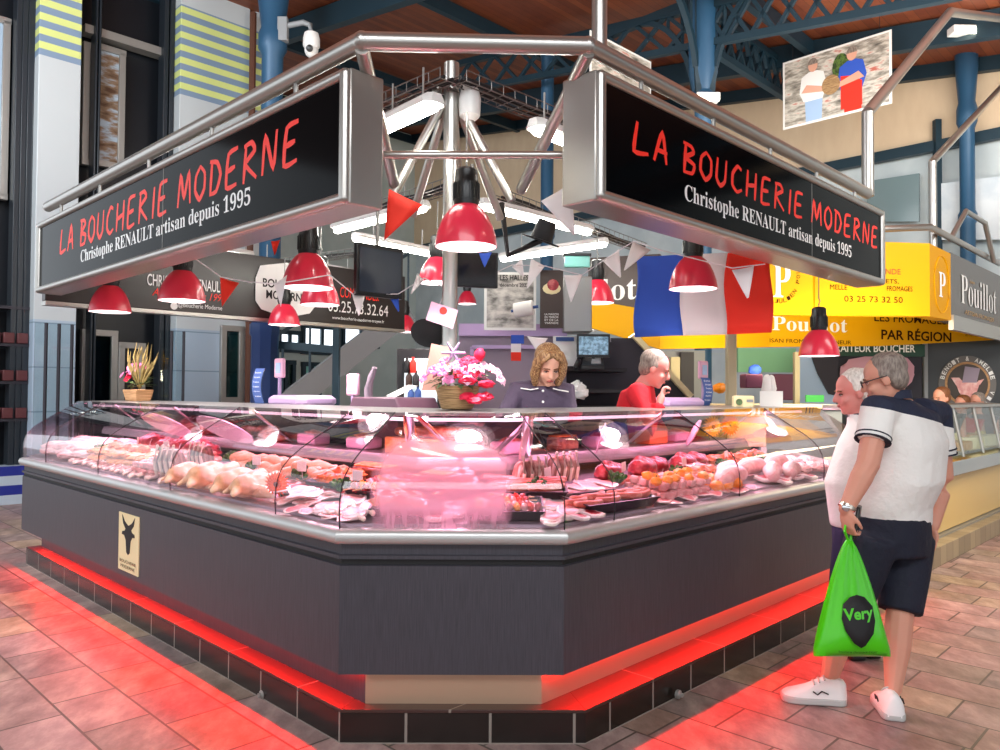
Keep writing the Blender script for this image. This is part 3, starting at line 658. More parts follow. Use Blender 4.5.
sh = [(-.42, .12), (-.36, .28), (0, .36), (.36, .28), (.42, .12), (.42, -.16), (.34, -.26), (0, -.34), (-.34, -.26), (-.42, -.16)]
root2 = thing('hexagonal_badge', 'white hexagonal badge with black lettering on the rear sign', 'sign', tuple(c))
MB().prism([c + uR * x * .85 + UP * y * .85 for x, y in sh], BN * .012).build('plate', 'poster_white', root2)
t_ = MB()
for s, dy, w_ in (('BOUCHERIE', .02, .28), ('MODERNE', -.10, .24)): put_text(t_, s, c - uR * w_ + UP * dy, c + uR * w_ + UP * dy, .09, BN, lift=.014, bold=.02)
t_.build('lettering', 'black_matte', root2, smooth=False)

# ------------------------------------------------------------------ stainless canopy rails
root = thing('canopy_rail', 'polished steel tube rail running round the top of the two black signs', 'rail', (0, 3.3, 2.9))
ra = onN(48, 209, nL, DL); rc = onN(362, 43, nL, DL); rd = onN(588, 46, nR, DR); re_ = onN(868, 196, nR, DR)
zr = 2.995; ra.z = zr + .02; rc.z = zr; re_.z = rd.z
rdp = V((rd.x, rd.y, rd.z))
MB().tube([ra, rc], .041, 14).build('tube_rail', 'steel', root); MB().tube([rc, rdp], .041, 14).build('tube_rail', 'steel', root); MB().tube([rdp, re_], .041, 14).build('tube_rail', 'steel', root)
mb = MB(); mb.ell(rc, .043, .043, .043, n=12); mb.ell(rdp, .043, .043, .043, n=12); mb.build('elbow', 'steel', root)
MB().tube([rc - UP * .03, atY(394, 184, 4.4)], .032, 12).build('corner_strut', 'steel', root)
MB().tube([rdp - UP * .03, atY(521, 190, 4.5)], .032, 12).build('corner_strut', 'steel', root)
MB().tube([rdp + V((.06, .06, 0)), rdp + V((.06, .06, 1.6))], .036, 14).build('corner_post', 'steel', root)
for k in (.12, .32, .52, .72, .92):
    for A, B in ((rc, ra), (rdp, re_)):
        p = A.lerp(B, k); MB().tube([p - UP * .02, p - UP * .1], .012, 8).build('sign_hanger', 'steel_dull', root)
tp = onN(867, 112, nR, DR); top = V((re_.x, re_.y, tp.z)); nx = onN(950, 12, nR, DR); n2 = onN(1010, -6, nR, DR)
root = thing('raised_rail', 'tall steel tube rail rising above the right end of the black sign', 'rail', (re_.x, re_.y, 3.0))
MB().tube([re_ - UP * .02, top], .045, 12).build('post', 'steel', root); MB().tube([top, nx, n2 + uR], .045, 12).build('tube_rail', 'steel', root)
q0 = onN(933, 232, nR, DR - .3); q1 = onN(933, 162, nR, DR - .3); q2 = onN(1010, 78, nR, DR - .3)
root = thing('raised_rail', 'steel tube rail over the grey cheese stall sign at the right edge', 'rail', tuple(q0))
MB().tube([q0 - UP * .5, V((q0.x, q0.y, q1.z))], .04, 12).build('post', 'steel', root); MB().tube([V((q0.x, q0.y, q1.z)), q2], .04, 12).build('tube_rail', 'steel', root)
q = [atY(880, 229, 7.7), atY(930, 227, 7.8)]; q += [q[1] + uR * 3]; q[2].z = q[1].z
tag(MB().tube(q, .035, 12).build('stall_rail', 'steel'), 'low steel tube rail along the top of the yellow cheese sign', 'rail')
q = [atY(950, 240, 8.6), atY(966, 211, 8.8), atY(985, 223, 9.2), atY(994, 262, 9.4)]
tag(MB().tube(q, .03, 12).build('stall_hoop', 'steel'), 'bent steel hoop standing above the grey cheese stall sign', 'rail')
# tie bar between the two signs
a, b = atY(384, 155, 3.75), atY(574, 155, 3.75)
tag(MB().tube([a, b], .02, 12).build('tie_bar', 'steel'), 'thin horizontal steel tube tying the two black signs together', 'bar')
# central mast
MX, MY = -.255, 4.52
root = thing('steel_mast', 'steel mast with splayed tube legs in the middle of the stall', 'mast', (MX, MY, 0))
MB().tube([(MX, MY, 0), (MX, MY, 3.45)], .045, 14).build('pole', 'steel', root)
MB().tube([(MX - .085, MY, 3.3), (MX - .085, MY, 3.12)], .03, 10).build('sleeve', 'steel', root)
for dx, dy in ((-.33, -.1), (-.26, .3), (.3, .35), (.36, -.05), (.05, .5)):
    MB().tube([(MX + dx * .16, MY + dy * .16, 3.2), (MX + dx * 1.0, MY + dy * 1.2, 2.62)], .026, 10).build('leg', 'steel', root)
MB().lathe([(.03, 0), (.062, .03), (.066, .13), (.05, .2), (.02, .22)], 12, (MX + .11, MY - .02, 3.10)).build('hook_housing', 'white_plastic', root)
# wire cable trays
def cable_tray(a, b, label, w_=.16):
    a, b = V(a), V(b); root = thing('cable_tray', label, 'cable tray', tuple((a + b) / 2), 'wire cable trays'); L_ = (b - a).length; t = (b - a).normalized(); x = t.cross(UP).normalized()
    g = MB()
    for q, h in ((-1, 0), (-.33, 0), (.33, 0), (1, 0), (-1, .06), (1, .06)): g.tube([a + x * q * w_ / 2 + UP * h, b + x * q * w_ / 2 + UP * h], .004, 5)
    for i in range(int(L_ / .1) + 1):
        p = a + t * (i * .1); g.tube([p - x * w_ / 2 + UP * .06, p - x * w_ / 2, p + x * w_ / 2, p + x * w_ / 2 + UP * .06], .003, 4)
    g.build('wire_mesh', 'wire', root)
    g = MB()
    for q in (-.3, .1, .35): g.tube([a + x * q * w_ + UP * (.02 + .01 * math.sin(i * 1.7 + q)) + t * (L_ * i / 8) for i in range(9)], .011, 6)
    g.build('cables', 'cable', root)
apex = V((-.25, 4.35, 3.27))
cable_tray(apex, apex + uL * 2.4, 'upper wire cable tray running left from the steel mast')
cable_tray(apex + uR * .05, apex + uR * 1.6, 'upper wire cable tray running right from the steel mast')
cable_tray(atZ(262, 268, 3.0), atZ(395, 250, 3.0) + V((0, 0, -.0)), 'wire cable tray above the dark rear sign')
cable_tray(atZ(345, 222, 3.02), atZ(455, 188, 3.02), 'lower wire cable tray left of the largest red lamp')
cable_tray(atZ(500, 200, 3.02), atZ(640, 250, 3.02), 'lower wire cable tray right of the largest red lamp')
# fluorescent battens
def batten(x0, y0, x1, y1, z, label, w_=.075):
    a, b = atZ(x0, y0, z), atZ(x1, y1, z); root = thing('batten_light', label, 'light', tuple((a + b) / 2), 'fluorescent battens'); t = (b - a).normalized(); x = t.cross(UP).normalized()
    P = lambda s, k: [s + x * w_ * k * .6 + UP * .05, s + x * w_ * k + UP * .02, s + x * w_ * k * .9 - UP * .0, s - x * w_ * k * .9, s - x * w_ * k + UP * .02, s - x * w_ * k * .6 + UP * .05]
    MB().rings([P(a - t * .03, .5), P(a, 1), P(b, 1), P(b + t * .03, .5)]).build('housing', 'white_plastic', root)
    MB().capsule([a + UP * -.012, b + UP * -.012], .03, 10).build('diffuser', 'tube_glow', root)
    for k in (.2, .8): MB().tube([a.lerp(b, k) + UP * .05, a.lerp(b, k) + UP * .22], .006, 5).build('clip', 'steel_dull', root)
batten(383, 128, 434, 104, 2.98, 'lit fluorescent batten beside the left sign end, topmost on the left')
batten(536, 128, 575, 143, 2.98, 'lit fluorescent batten against the right sign end, topmost on the right')
batten(337, 229, 424, 207, 2.95, 'lit fluorescent batten behind the red pennant')
batten(356, 238, 437, 254, 2.95, 'lit fluorescent batten running behind the left monitor')
batten(238, 259, 274, 265, 2.95, 'short lit fluorescent batten under the left sign')
batten(322, 268, 354, 274, 2.95, 'lit fluorescent batten just above the rear sign badge')
batten(484, 205, 588, 231, 2.95, 'lit fluorescent batten right of the largest red lamp')
batten(503, 258, 604, 243, 2.95, 'lit fluorescent batten behind the white bunting')
batten(190, 246, 250, 256, 2.95, 'lit fluorescent batten at the far left behind the sign bottom')
# red pendant lamps
def make_lamp():
    r = thing('pendant_lamp', 'x', 'lamp', (0, 0, 0), 'red pendant lamps')
    out = [(.162, 0), (.160, .02), (.153, .06), (.138, .108), (.115, .155), (.088, .192), (.062, .215)]; inn = [(r_ - .005, z) for r_, z in reversed(out)]
    s = MB().lathe(out + inn, 28, cap=False); s.f.append(()) if False else None
    s.build('shade', 'lamp_red', r); MB().lathe([(q - .0055, z) for q, z in out], 28, cap=False).build('shade_lining', 'lamp_white', r)
    MB().lathe([(.0, .058), (.09, .058), (.12, .062), (.12, .066), (0, .066)], 24).build('bulb_disc', 'bulb', r)
    c = MB(); c.lathe([(.060, .205), (.066, .24), (.066, .33), (.060, .345), (.058, .395), (.042, .408), (.012, .412)], 24).build('lamp_cap', 'black_plastic', r)
    g = MB()
    for i in range(20):
        a = i * math.pi / 10; x, y = V((math.cos(a), math.sin(a), 0)), V((-math.sin(a), math.cos(a), 0)); g.box(x * .064 + UP * .285, .012, .008, .085, (x, y, UP))
    g.build('cooling_fins', 'black_plastic', r); 
    h = MB(); h.tube([(0, 0, .40), (0, 0, .44), (.012, 0, .46), (0, 0, .48), (0, 0, .7)], .006, 6); h.build('suspension_rod', 'steel_dull', r)
    return r
lamp0 = make_lamp(); used = False
for px, py, w_, label in ((466, 247, 63, 'largest red dome lamp hanging in front of the steel mast'), (308, 288, 51, 'red dome lamp just under the right end of the left sign'),
   (182, 301, 45, 'red dome lamp under the middle of the left sign'), (110, 312, 39, 'leftmost red dome lamp under the far end of the left sign'),
   (693, 289, 48, 'red dome lamp hanging in front of the large tricolour flag'), (819, 356, 39, 'red dome lamp above the two customers'),
   (597, 303, 34.5, 'red dome lamp left of the large tricolour flag'), (437, 283, 38, 'red dome lamp partly behind the right monitor'),
   (284, 325, 31, 'small red dome lamp below the hexagonal badge'), (320, 305, 39, 'red dome lamp half hidden behind another under the left sign'),
   (404, 332, 25, 'smallest red dome lamp beside the rear sign end'), (467, 304, 19, 'far red dome lamp seen below the right monitor')):
    Y_ = .324 * 770 / w_; p = atY(px, py, Y_)
    if not used: lamp0.location = p; lamp0['label'] = label; used = True; lm = lamp0
    else: lm = dup(lamp0, p, label=label)
    li = bpy.data.lights.new('lamp_light', 'SPOT'); li.energy = 55; li.color = (1, .86, .86); li.spot_size = math.radians(125); li.spot_blend = .5; li.shadow_soft_size = .08
    lo = bpy.data.objects.new('lamp_light', li); COL.objects.link(lo); lo.location = p + UP * .045
# bunting
def pennant(a, b, c, Y_, col, label, dY=.03):
    A, B, C = atY(*a, Y_), atY(*b, Y_ + dY), atY(*c, Y_ - dY); n = (B - A).cross(C - A).normalized(); g = MB(); K = 4; rows = []
    vs_ = []; fs = []
    for i in range(K + 1):
        t = i / K
        for j in range(K + 1):
            s = j / K; p = A.lerp(B, s).lerp(C, t * .97); vs_.append(p + n * .008 * math.sin(3.1 * s + 2 * t))
    for i in range(K):
        for j in range(K): q = i * (K + 1) + j; fs.append((q, q + 1, q + K + 2, q + K + 1))
    o = g.add(vs_, fs).build('pennant', col, solid=.002); return tag(o, label, 'pennant', 'bunting pennants'), A, B
for a, b, c, Y_, col, lab in (((389, 189), (423, 205), (384, 241), 4.1, 'flag_red', 'large red triangular pennant beside the left sign end'),
  ((220, 277), (239, 283), (222, 307), 5.0, 'flag_red', 'red triangular pennant hanging below the left sign'), ((271, 241), (280, 240), (275, 255), 4.6, 'flag_red', 'tiny red pennant touching the bottom of the left sign'),
  ((274, 284), (287, 275), (281, 307), 4.4, 'flag_white', 'white pennant in front of the hexagonal badge'), ((352, 294), (365, 296), (359, 316), 4.9, 'flag_white', 'white pennant below the left monitor'),
  ((388, 294), (398, 294), (399, 312), 5.1, 'flag_blue', 'blue pennant below the left monitor'), ((418, 273), (424, 280), (411, 294), 5.0, 'flag_white', 'narrow white pennant between the two monitors'),
  ((479, 253), (492, 252), (485, 267), 4.5, 'flag_blue', 'blue pennant in front of the right monitor'), ((541, 201), (571, 183), (575, 236), 4.0, 'flag_white', 'large white pennant beside the right sign end'),
  ((512, 267), (522, 258), (524, 277), 5.5, 'flag_white', 'small white pennant just right of the right monitor'), ((531, 258), (545, 266), (527, 289), 5.4, 'flag_white', 'white pennant above the brown food poster'),
  ((564, 275), (582, 275), (571, 303), 5.6, 'flag_white', 'white pennant left of the lamp beside the flag'), ((603, 261), (619, 249), (621, 278), 5.3, 'flag_white', 'tilted white pennant left of the large flag'),
  ((633, 241), (651, 250), (624, 271), 5.1, 'flag_white', 'white pennant overlapping the top corner of the large flag'), ((732, 270), (754, 266), (748, 299), 4.9, 'flag_white', 'white pennant on the red stripe of the large flag'),
  ((527, 336), (548, 338), (538, 352), 5.6, 'flag_white', 'white and blue pennant above the woman')):
    pennant(a, b, c, Y_, col, lab)
for lab, pts in (('pale bunting string below the left sign', [(190, 255, 4.9), (221, 277, 5.0), (250, 282, 4.8), (275, 284, 4.4), (330, 275, 4.6), (353, 294, 4.9), (398, 294, 5.1), (424, 278, 5.0)]),
   ('pale bunting string between the monitors and the flag', [(424, 278, 5.0), (450, 290, 5.0), (480, 280, 5.0), (512, 265, 5.5), (545, 266, 5.4), (582, 275, 5.6), (604, 260, 5.3), (634, 241, 5.1), (660, 250, 5.0), (732, 268, 4.9), (765, 264, 4.9)])):
    P = [atY(*q) for q in pts]; tag(MB().tube(P, .004, 5).build('bunting_string', 'string'), lab, 'string')
# monitors
def monitor(x0, x1, y0, y1, Y_, tilt, label, scr):
    a, b, c = atY(x0, y1, Y_), atY(x1, y1, Y_ + tilt), atY(x0, y0, Y_); x = (b - a); W_ = x.length; x.z = 0; x.normalize(); n = x.cross(UP); h = c.z - a.z; ctr = V(((a.x + b.x) / 2, (a.y + b.y) / 2, (a.z + c.z) / 2))
    r = thing('monitor', label, 'monitor', tuple(ctr), 'hanging monitors')
    MB().box(ctr, W_, .04, h, (x, n, UP)).build('housing', 'black_plastic', r, bev=.005); MB().box(ctr + n * .021, W_ * .9, .004, h * .84, (x, n, UP)).build('screen', scr, r)
    MB().tube([ctr + UP * h / 2 - n * .02, ctr + UP * (h / 2 + .55) - n * .02], .012, 8).build('hanger', 'steel_dull', r); return r
mat('screen_dark', '3a4350', .12); mat('screen_black', '1c1a1e', .15)
monitor(355, 401, 242, 295, 4.9, .25, 'flat monitor showing a pale screen, left of the steel mast', 'screen_dark')
monitor(447, 497, 250, 286, 4.7, .1, 'dark flat monitor behind the largest red lamp', 'screen_black')
# large French flag
def flag(x0, x1, y0, y1, Y_, name, label, cat, cols, wave=.03, sag=0):
    A, B, Cc = atY(x0, y0, Y_), atY(x1, y0 - sag, Y_), atY(x0, y1, Y_); r = thing(name, label, cat, tuple(A)); n3 = len(cols)
    for k, col in enumerate(cols):
        vs_ = []; fs = []; K = 10; M_ = 8
        for i in range(M_ + 1):
            for j in range(K + 1):
                s = (k + j / K) / n3; t = i / M_; p = A.lerp(B, s) + (Cc - A) * t
                p.y += wave * (math.sin(9 * s + 2.2 * t) + .5 * math.sin(17 * s - 5 * t)); p.x += .015 * math.sin(6 * t + 4 * s); vs_.append(p)
        for i in range(M_):
            for j in range(K): q = i * (K + 1) + j; fs.append((q, q + 1, q + K + 2, q + K + 1))
        MB().add(vs_, fs).build('stripe', col, r, solid=.002)['label'] = col.split('_')[1] + ' stripe'
    return r
flag(636, 771, 256, 337, 5.7, 'tricolour_flag', 'large blue white and red flag hung under the right sign', 'flag', ('flag_blue', 'flag_white', 'flag_red'), .02, 4)
r = thing('paper_flag', 'small tricolour paper flag hanging beside the woman', 'flag', tuple(atY(518, 348, 5.7)))
for k, c in enumerate(('flag_blue', 'flag_white', 'flag_red')):
    a, b, d = atY(511, 335 + k * 8.6, 5.7), atY(521 if k else 524, 335 + k * 8.6, 5.7), atY(511, 335 + (k + 1) * 8.6, 5.7); MB().prism([a, b, V((b.x, b.y, d.z)), d], (0, .004, 0)).build('stripe', c, r)
# iron columns
def column(px, Y_, rad, label, name='iron_column', z1=8.5, brackets=False):
    p = atY(px, 390, Y_); p.z = 0; r = thing(name, label, 'column', tuple(p), 'blue cast iron columns')
    k = rad; prof = [(k * 1.6, 0), (k * 1.6, .5), (k * 1.25, .6), (k, .9), (k, 4.0), (k * 1.25, 4.05), (k * 1.25, 4.15), (k, 4.2), (k, z1 - 1.2), (k * 1.35, z1 - 1.1), (k * 1.35, z1 - .9), (k * 1.1, z1 - .8), (k * 1.5, z1 - .3), (k * 1.5, z1)]
    if brackets: prof = [(k * 1.6, 0), (k * 1.6, .5), (k, .6), (k, z1 - 1.5), (k * 1.5, z1 - 1.4), (k * 1.5, z1 - 1.3), (k * 1.2, z1 - 1.25), (k * 1.7, z1 - 1.0), (k * 1.7, z1)]
    MB().lathe(prof, 20, p).build('shaft', 'blue_iron', r)
    if brackets:
        for ax in (uL, -uL, uR, -uR):
            g = MB(); P = [p + ax * (.12 + 1.0 * (1 - math.cos(t * math.pi / 2))) + UP * (z1 - 1.4 + 1.4 * math.sin(t * math.pi / 2)) for t in [i / 10 for i in range(11)]]
            for a, b in zip(P, P[1:]): g.bar(a, b, .07, .07)
            for t in range(2, 9, 2): g.bar(P[t], V((P[t].x, P[t].y, z1)), .04, .04)
            g.bar(p + UP * z1, p + ax * 1.5 + UP * z1, .1, .1); g.build('bracket', 'blue_iron_dark', r)
    return r
column(268, 11.0, .15, 'blue iron column beside the striped pillar with a camera on it', z1=zroof((-3.3, 11)))
column(546, 12.5, .105, 'slim blue iron column rising behind the gap between the signs', z1=8.2)
column(969, 11.1, .1, 'blue iron column in front of the timber wall at the right edge', z1=6.6)
column(703, 10.0, .11, 'blue iron column with curved brackets behind the right sign', z1=6.72, brackets=True)
for px, py, Y_, z in ((255, 345, 9.8, 0),):      # dark blue clad post behind the left wing
    p = atY(264, 345, 9.9); b = thing('blue_post', 'dark blue octagonal post behind the small badge lamp', 'post', (p.x, p.y, 0))
    MB().lathe([(.17, 0), (.17, 2.2), (.19, 2.24), (.19, 2.36), (.15, 2.4)], 8, (p.x, p.y, 0)).build('shaft', 'navy_paint', b)
for px, py, Y_, lab in ((530, 16, 12.2, 'small lit floodlight on the slim blue column'), (962, 31, 9.7, 'lit floodlight on top of the right iron column'), (707, 98, 9.7, 'small white floodlight under the bracketed column')):
    p = atY(px, py, Y_); r = thing('floodlight', lab, 'light', tuple(p), 'roof floodlights')
    MB().box(p, .3, .16, .1).build('housing', 'white_plastic', r, bev=.01); MB().box(p - V((0, .082, .03)), .26, .01, .08).build('lens', 'spot_glow', r); MB().tube([p, p + V((.12, .1, .1))], .02, 6).build('arm', 'steel_dull', r)
for a, b in (((-1, 60), (0, 0)),): pass
def lattice(a, b, h, lab):                       # iron lattice girder under the roof
    a, b = V(a), V(b); g = MB(); g.bar(a, b, .09, .09); g.bar(a - UP * h, b - UP * h, .09, .09); n = 9
    for i in range(n):
        p, q = a.lerp(b, i / n), a.lerp(b, (i + 1) / n); g.bar(p, q - UP * h, .05, .05); g.bar(p - UP * h, q, .05, .05)
    return struct(g.build('roof_girder', 'blue_iron_dark'))
pc = atY(703, 390, 10.0)
z_ = 6.6
lattice((pc.x, pc.y, z_), V((pc.x, pc.y, z_)) + uR * 2.6, .5, ''); lattice(V((pc.x, pc.y, z_)), V((pc.x, pc.y, z_)) + uL * 5 + UP * .7, .5, ''); lattice(V((pc.x, pc.y, z_)), V((pc.x, pc.y, z_)) - uL * 3 - UP * .42, .5, '')
# CCTV camera on the column
p = atY(300, 30, 10.9); r = thing('security_camera', 'white dome security camera on a bracket on the blue column', 'camera', tuple(p))
MB().box(p + V((-.24, 0, 0)), .14, .12, .34).build('junction_box', 'grey_panel', r, bev=.01); MB().tube([p + V((-.18, 0, .06)), p + V((.05, -.02, .1)), p + V((.15, -.02, .06)), p + V((.15, -.02, -.05))], .04, 10).build('bracket_arm', 'grey_panel', r)
c_ = p + V((.17, -.02, -.14)); MB().lathe([(.06, .1), (.1, .08), (.12, .0), (.12, -.1), (.1, -.13)], 16, c_).build('housing', 'white_plastic', r); MB().ell(c_ - UP * .15, .1, .1, .12).build('dome', 'white_plastic', r); MB().lathe([(.045, 0), (.05, .03), (.02, .04)], 12, c_ + V((0, -.08, -.17)), frame_from((0, -1, -.3))).build('lens', 'black_plastic', r)

# ------------------------------------------------------------------ inside the stall
def panel_px(x0, x1, y0, y1, Y_, name, m, th=.04, dY=0, z0=None, bev=0):
    """upright board seen between image columns x0,x1, top y0, bottom y1, standing at depth Y_ (far edge Y_+dY)"""
    a, b, t = atY(x0, y1, Y_), atY(x1, y1, Y_ + dY), atY(x0, y0, Y_); zb = a.z if z0 is None else z0
    a.z = zb; b.z = zb; n = (b - a).cross(UP).normalized(); h = t.z - zb
    return MB().prism([a, b, b + UP * h, a + UP * h], -n * th), a, b, n, h
def simple(x0, x1, y0, y1, Y_, name, m, label, cat, th=.04, dY=0, z0=None, group=None, bev=0):
    mb, a, b, n, h = panel_px(x0, x1, y0, y1, Y_, name, m, th, dY, z0); o = mb.build(name, m, bev=bev); return tag(o, label, cat, group)
r = thing('partition_wall', 'mauve partition with a framed recess behind the woman', 'partition', tuple(atY(530, 400, 6.4)))
mb, a, b, n, h = panel_px(458, 566, 330, 470, 6.4, 'x', 'x', .06, 0, 0); mb.build('panel', 'mauve_panel', r)
MB().bar(a + UP * h, b + UP * h, .1, .1).build('cap_rail', 'lavender', r)
x0, x1 = atY(472, 347, 6.37), atY(545, 347, 6.37); MB().bar(x0, x1, .03, .03).build('recess_frame', 'lavender', r)
for px in (472, 545): q = atY(px, 347, 6.37); MB().bar(q, V((q.x, q.y, .4)), .03, .03).build('recess_frame', 'lavender', r)
# photo poster, brown poster, stainless hood
def poster(x0, x1, y0, y1, Y_, label, m, frame, dY=0, name='poster', group=None):
    mb, a, b, n, h = panel_px(x0, x1, y0, y1, Y_, '', '', .012, dY); r = thing(name, label, 'poster', tuple(a), group); mb.build('backing', frame, r)
    ax = (b - a); W_ = ax.length; ax.normalize(); k = min(.03, W_ * .05)
    if m: MB().prism([a + ax * k + UP * k + n * .001, b - ax * k + UP * k + n * .001, b - ax * k + UP * (h - k) + n * .001, a + ax * k + UP * (h - k) + n * .001], n * .002).build('print', m, r)
    return r, a, ax, W_, n, h
r, a, ax, W_, n, h = poster(484, 536, 272, 330, 6.3, 'black and white market photograph poster hanging behind the counter', 'poster_grey', 'poster_white')
t_ = MB(); put_text(t_, 'LES HALLES', a + ax * W_ * .3 + UP * h * .86, a + ax * W_ * .85 + UP * h * .86, h * .09, n, lift=.004, bold=.02); put_text(t_, 'décembre 2022', a + ax * W_ * .3 + UP * h * .75, a + ax * W_ * .85 + UP * h * .75, h * .06, n, lift=.004, bold=.02); t_.build('lettering', 'black_matte', r, smooth=False)
r, a, ax, W_, n, h = poster(540, 563, 270, 328, 6.2, 'narrow dark brown poster with a plated dish on it', 'brown_sign', 'brown_sign')
MB().ell(a + ax * W_ * .5 + UP * h * .68 + n * .003, W_ * .4, .002, h * .1, n=16, k=6).build('dish_picture', 'cream', r); MB().ell(a + ax * W_ * .55 + UP * h * .74 + n * .004, W_ * .26, .003, h * .1, n=12, k=6).build('dish_picture', 'beef', r)
t_ = MB()
for k in range(4): put_text(t_, ('LA MAISON', 'DU TERROIR', 'ET DE LA', 'VIANDE')[k], a + ax * W_ * .2 + UP * h * (.22 - .05 * k), a + ax * W_ * .8 + UP * h * (.22 - .05 * k), h * .035, n, lift=.004)
t_.build('lettering', 'poster_white', r, smooth=False)
simple(563, 592, 276, 332, 6.25, 'steel_hood', 'stainless', 'brushed stainless steel cabinet beside the brown poster', 'cabinet', .3, bev=.01)
r = thing('paper_roll', 'white paper roll on a wall holder in front of the photograph poster', 'paper roll', tuple(atY(524, 309, 6.1)))
p = atY(524, 309, 6.1); MB().lathe([(.015, -.075), (.06, -.075), (.06, .075), (.015, .075)], 16, p, frame_from((1, -.3, .15))).build('roll', 'card_white', r); MB().tube([p - V((.1, -.03, .015)), p + V((.11, -.035, .017))], .012, 8).build('holder', 'label_blue', r)
# dark shelving with screen and phone
r = thing('dark_shelving', 'black open shelving unit between the two butchers', 'shelf', tuple(atY(600, 420, 6.3)))
a, b = atY(556, 420, 6.3), atY(625, 420, 6.3); zt = atY(600, 340, 6.3).z
MB().box(((a.x + b.x) / 2, 6.55, zt / 2), b.x - a.x, .03, zt).build('back_panel', 'dark_panel', r)
for px in (370, 391, 408): z = atY(600, px, 6.3).z; MB().box(((a.x + b.x) / 2, 6.38, z), b.x - a.x, .36, .03).build('shelf', 'black_matte', r)
sc_, a, b, n, h = panel_px(577, 610, 334, 357, 6.2, '', '', .03); r = thing('computer_screen', 'small blue lit security screen on the dark shelving', 'screen', tuple(a)); sc_.build('housing', 'black_plastic', r)
MB().prism([a + n * .001 + UP * .02 + V((.015, 0, 0)), b + n * .001 + UP * .02 - V((.015, 0, 0)), b + n * .001 + UP * (h - .02) - V((.015, 0, 0)), a + n * .001 + UP * (h - .02) + V((.015, 0, 0))], n * .002).build('display', noisy('cctv_view', [(.4, '3c5464'), (.6, '9cc0d4')], 30, .3, emit='7aa0b8', estr=.2), r)
MB().tube([(a + b) / 2 - n * .02, (a + b) / 2 - UP * .1 - n * .02], .015, 8).build('stand', 'black_plastic', r)
p = atY(592, 366, 6.15); r = thing('telephone', 'black desk telephone on the dark shelving', 'telephone', tuple(p))
MB().prism([p + V((-.09, -.05, -.03)), p + V((.09, -.05, -.03)), p + V((.1, .1, .05)), p + V((-.06, .1, .05))], UP * .03).build('body', 'black_plastic', r, bev=.006); MB().prism([p + V((-.01, -.02, .016)), p + V((.07, -.02, .016)), p + V((.08, .07, .064)), p + V((.01, .07, .064))], UP * .004).build('keypad', 'grey_panel', r); MB().capsule([p + V((-.13, -.02, -.01)), p + V((-.1, .06, .04))], .022).build('handset', 'black_plastic', r)
p = atY(582, 392, 6.2); mb = MB()
for k in range(6): mb.ell(p + V((random.uniform(-.08, .08), random.uniform(-.04, .04), random.uniform(-.02, .05))), .06, .04, .04, bump=.6, seed=k)
tag(mb.build('crumpled_paper', 'card_white'), 'crumpled white paper bundle on the lower dark shelf', 'paper')
simple(553, 577, 336, 366, 6.3, 'wall_calendar', 'poster_white', 'white paper planner pinned left of the blue screen', 'paper', .01)
o = simple(556, 574, 337, 341, 6.28, 'planner_heading', 'label_blue', 'blue heading strip on the white paper planner', 'paper', .01)
# sloping stair parapet behind the man in red
a, b = atY(611, 338, 7.0), atY(690, 400, 7.0); mb = MB().prism([V((a.x, 7, 0)), V((b.x, 7, 0)), V((b.x, 7, b.z)), V((a.x + .2, 7, a.z)), V((a.x, 7, a.z))], (0, .15, 0)); r = thing('stair_parapet', 'dark sloping stair parapet behind the man in red', 'parapet', (a.x, 7, 0)); mb.build('panel', 'dark_panel', r)
MB().bar(V((a.x + .2, 7.05, a.z + .03)), V((b.x, 7.05, b.z + .03)), .22, .05).build('handrail', 'cream', r)
# staircase on the left behind the counter
r = thing('metal_staircase', 'grey metal stair flight rising in front of the pale wall', 'staircase', tuple(atY(330, 400, 11.0)))
a, b = atY(282, 408, 11.0), atY(408, 310, 12.2); MB().bar(a, b, .1, .34).build('stringer', 'grey_panel', r); MB().bar(a + UP * .9 - V((.3, 0, 0)), b + UP * .9, .05, .05).build('handrail', 'blue_iron_dark', r)
for k in range(6): p = a.lerp(b, k / 5); MB().bar(p, p + UP * .9, .03, .03).build('baluster', 'blue_iron_dark', r)
p = atY(336, 390, 10); tag(MB().box((p.x, p.y, 1.35), .09, .09, 2.7).build('steel_post', 'blue_iron_dark', bev=.01), 'dark square steel post behind the pink scale display', 'post')
a, b = atY(280, 345, 10.1), atY(338, 350, 10); tag(MB().bar(a, b, .08, .1).build('steel_beam', 'blue_iron_dark'), 'dark horizontal steel beam beside the blue post', 'beam')
# tall dark fridge with glass front left of the flower pot
r = thing('drinks_fridge', 'dark framed fridge with lit shelves behind the flower pot', 'fridge', tuple(atY(415, 400, 6.8)))
a, b = atY(396, 390, 6.8), atY(440, 390, 6.8); zt = atY(396, 348, 6.8).z; W_ = b.x - a.x; cx = (a.x + b.x) / 2
MB().box((cx, 7.1, zt / 2), W_, .5, zt).build('cabinet', 'black_matte', r, bev=.01)
MB().box((cx + .02, 6.84, zt / 2 + .1), W_ * .75, .02, zt * .8).build('lit_back', mat('fridge_lit', 'd4e4ea', .4, emit='d4e4ea', estr=.35), r)
for k, (px, py, c) in enumerate(((407, 366, 'black_plastic'), (413, 366, 'red_paint'), (409, 380, 'brown_sign'), (416, 380, 'black_matte'), (411, 396, 'label_blue'), (418, 395, 'label_blue'))):
    p = atY(px, py, 6.78); tag(MB().lathe([(.028, -.06), (.03, -.05), (.03, .03), (.012, .055), (.012, .08)], 10, p).build('jar', c), ('black jar on the top fridge shelf', 'red jar on the top fridge shelf', 'brown jar on the middle fridge shelf', 'black jar on the middle fridge shelf', 'blue jar on the bottom fridge shelf', 'second blue jar on the bottom fridge shelf')[k], 'jar', 'jars in the fridge')
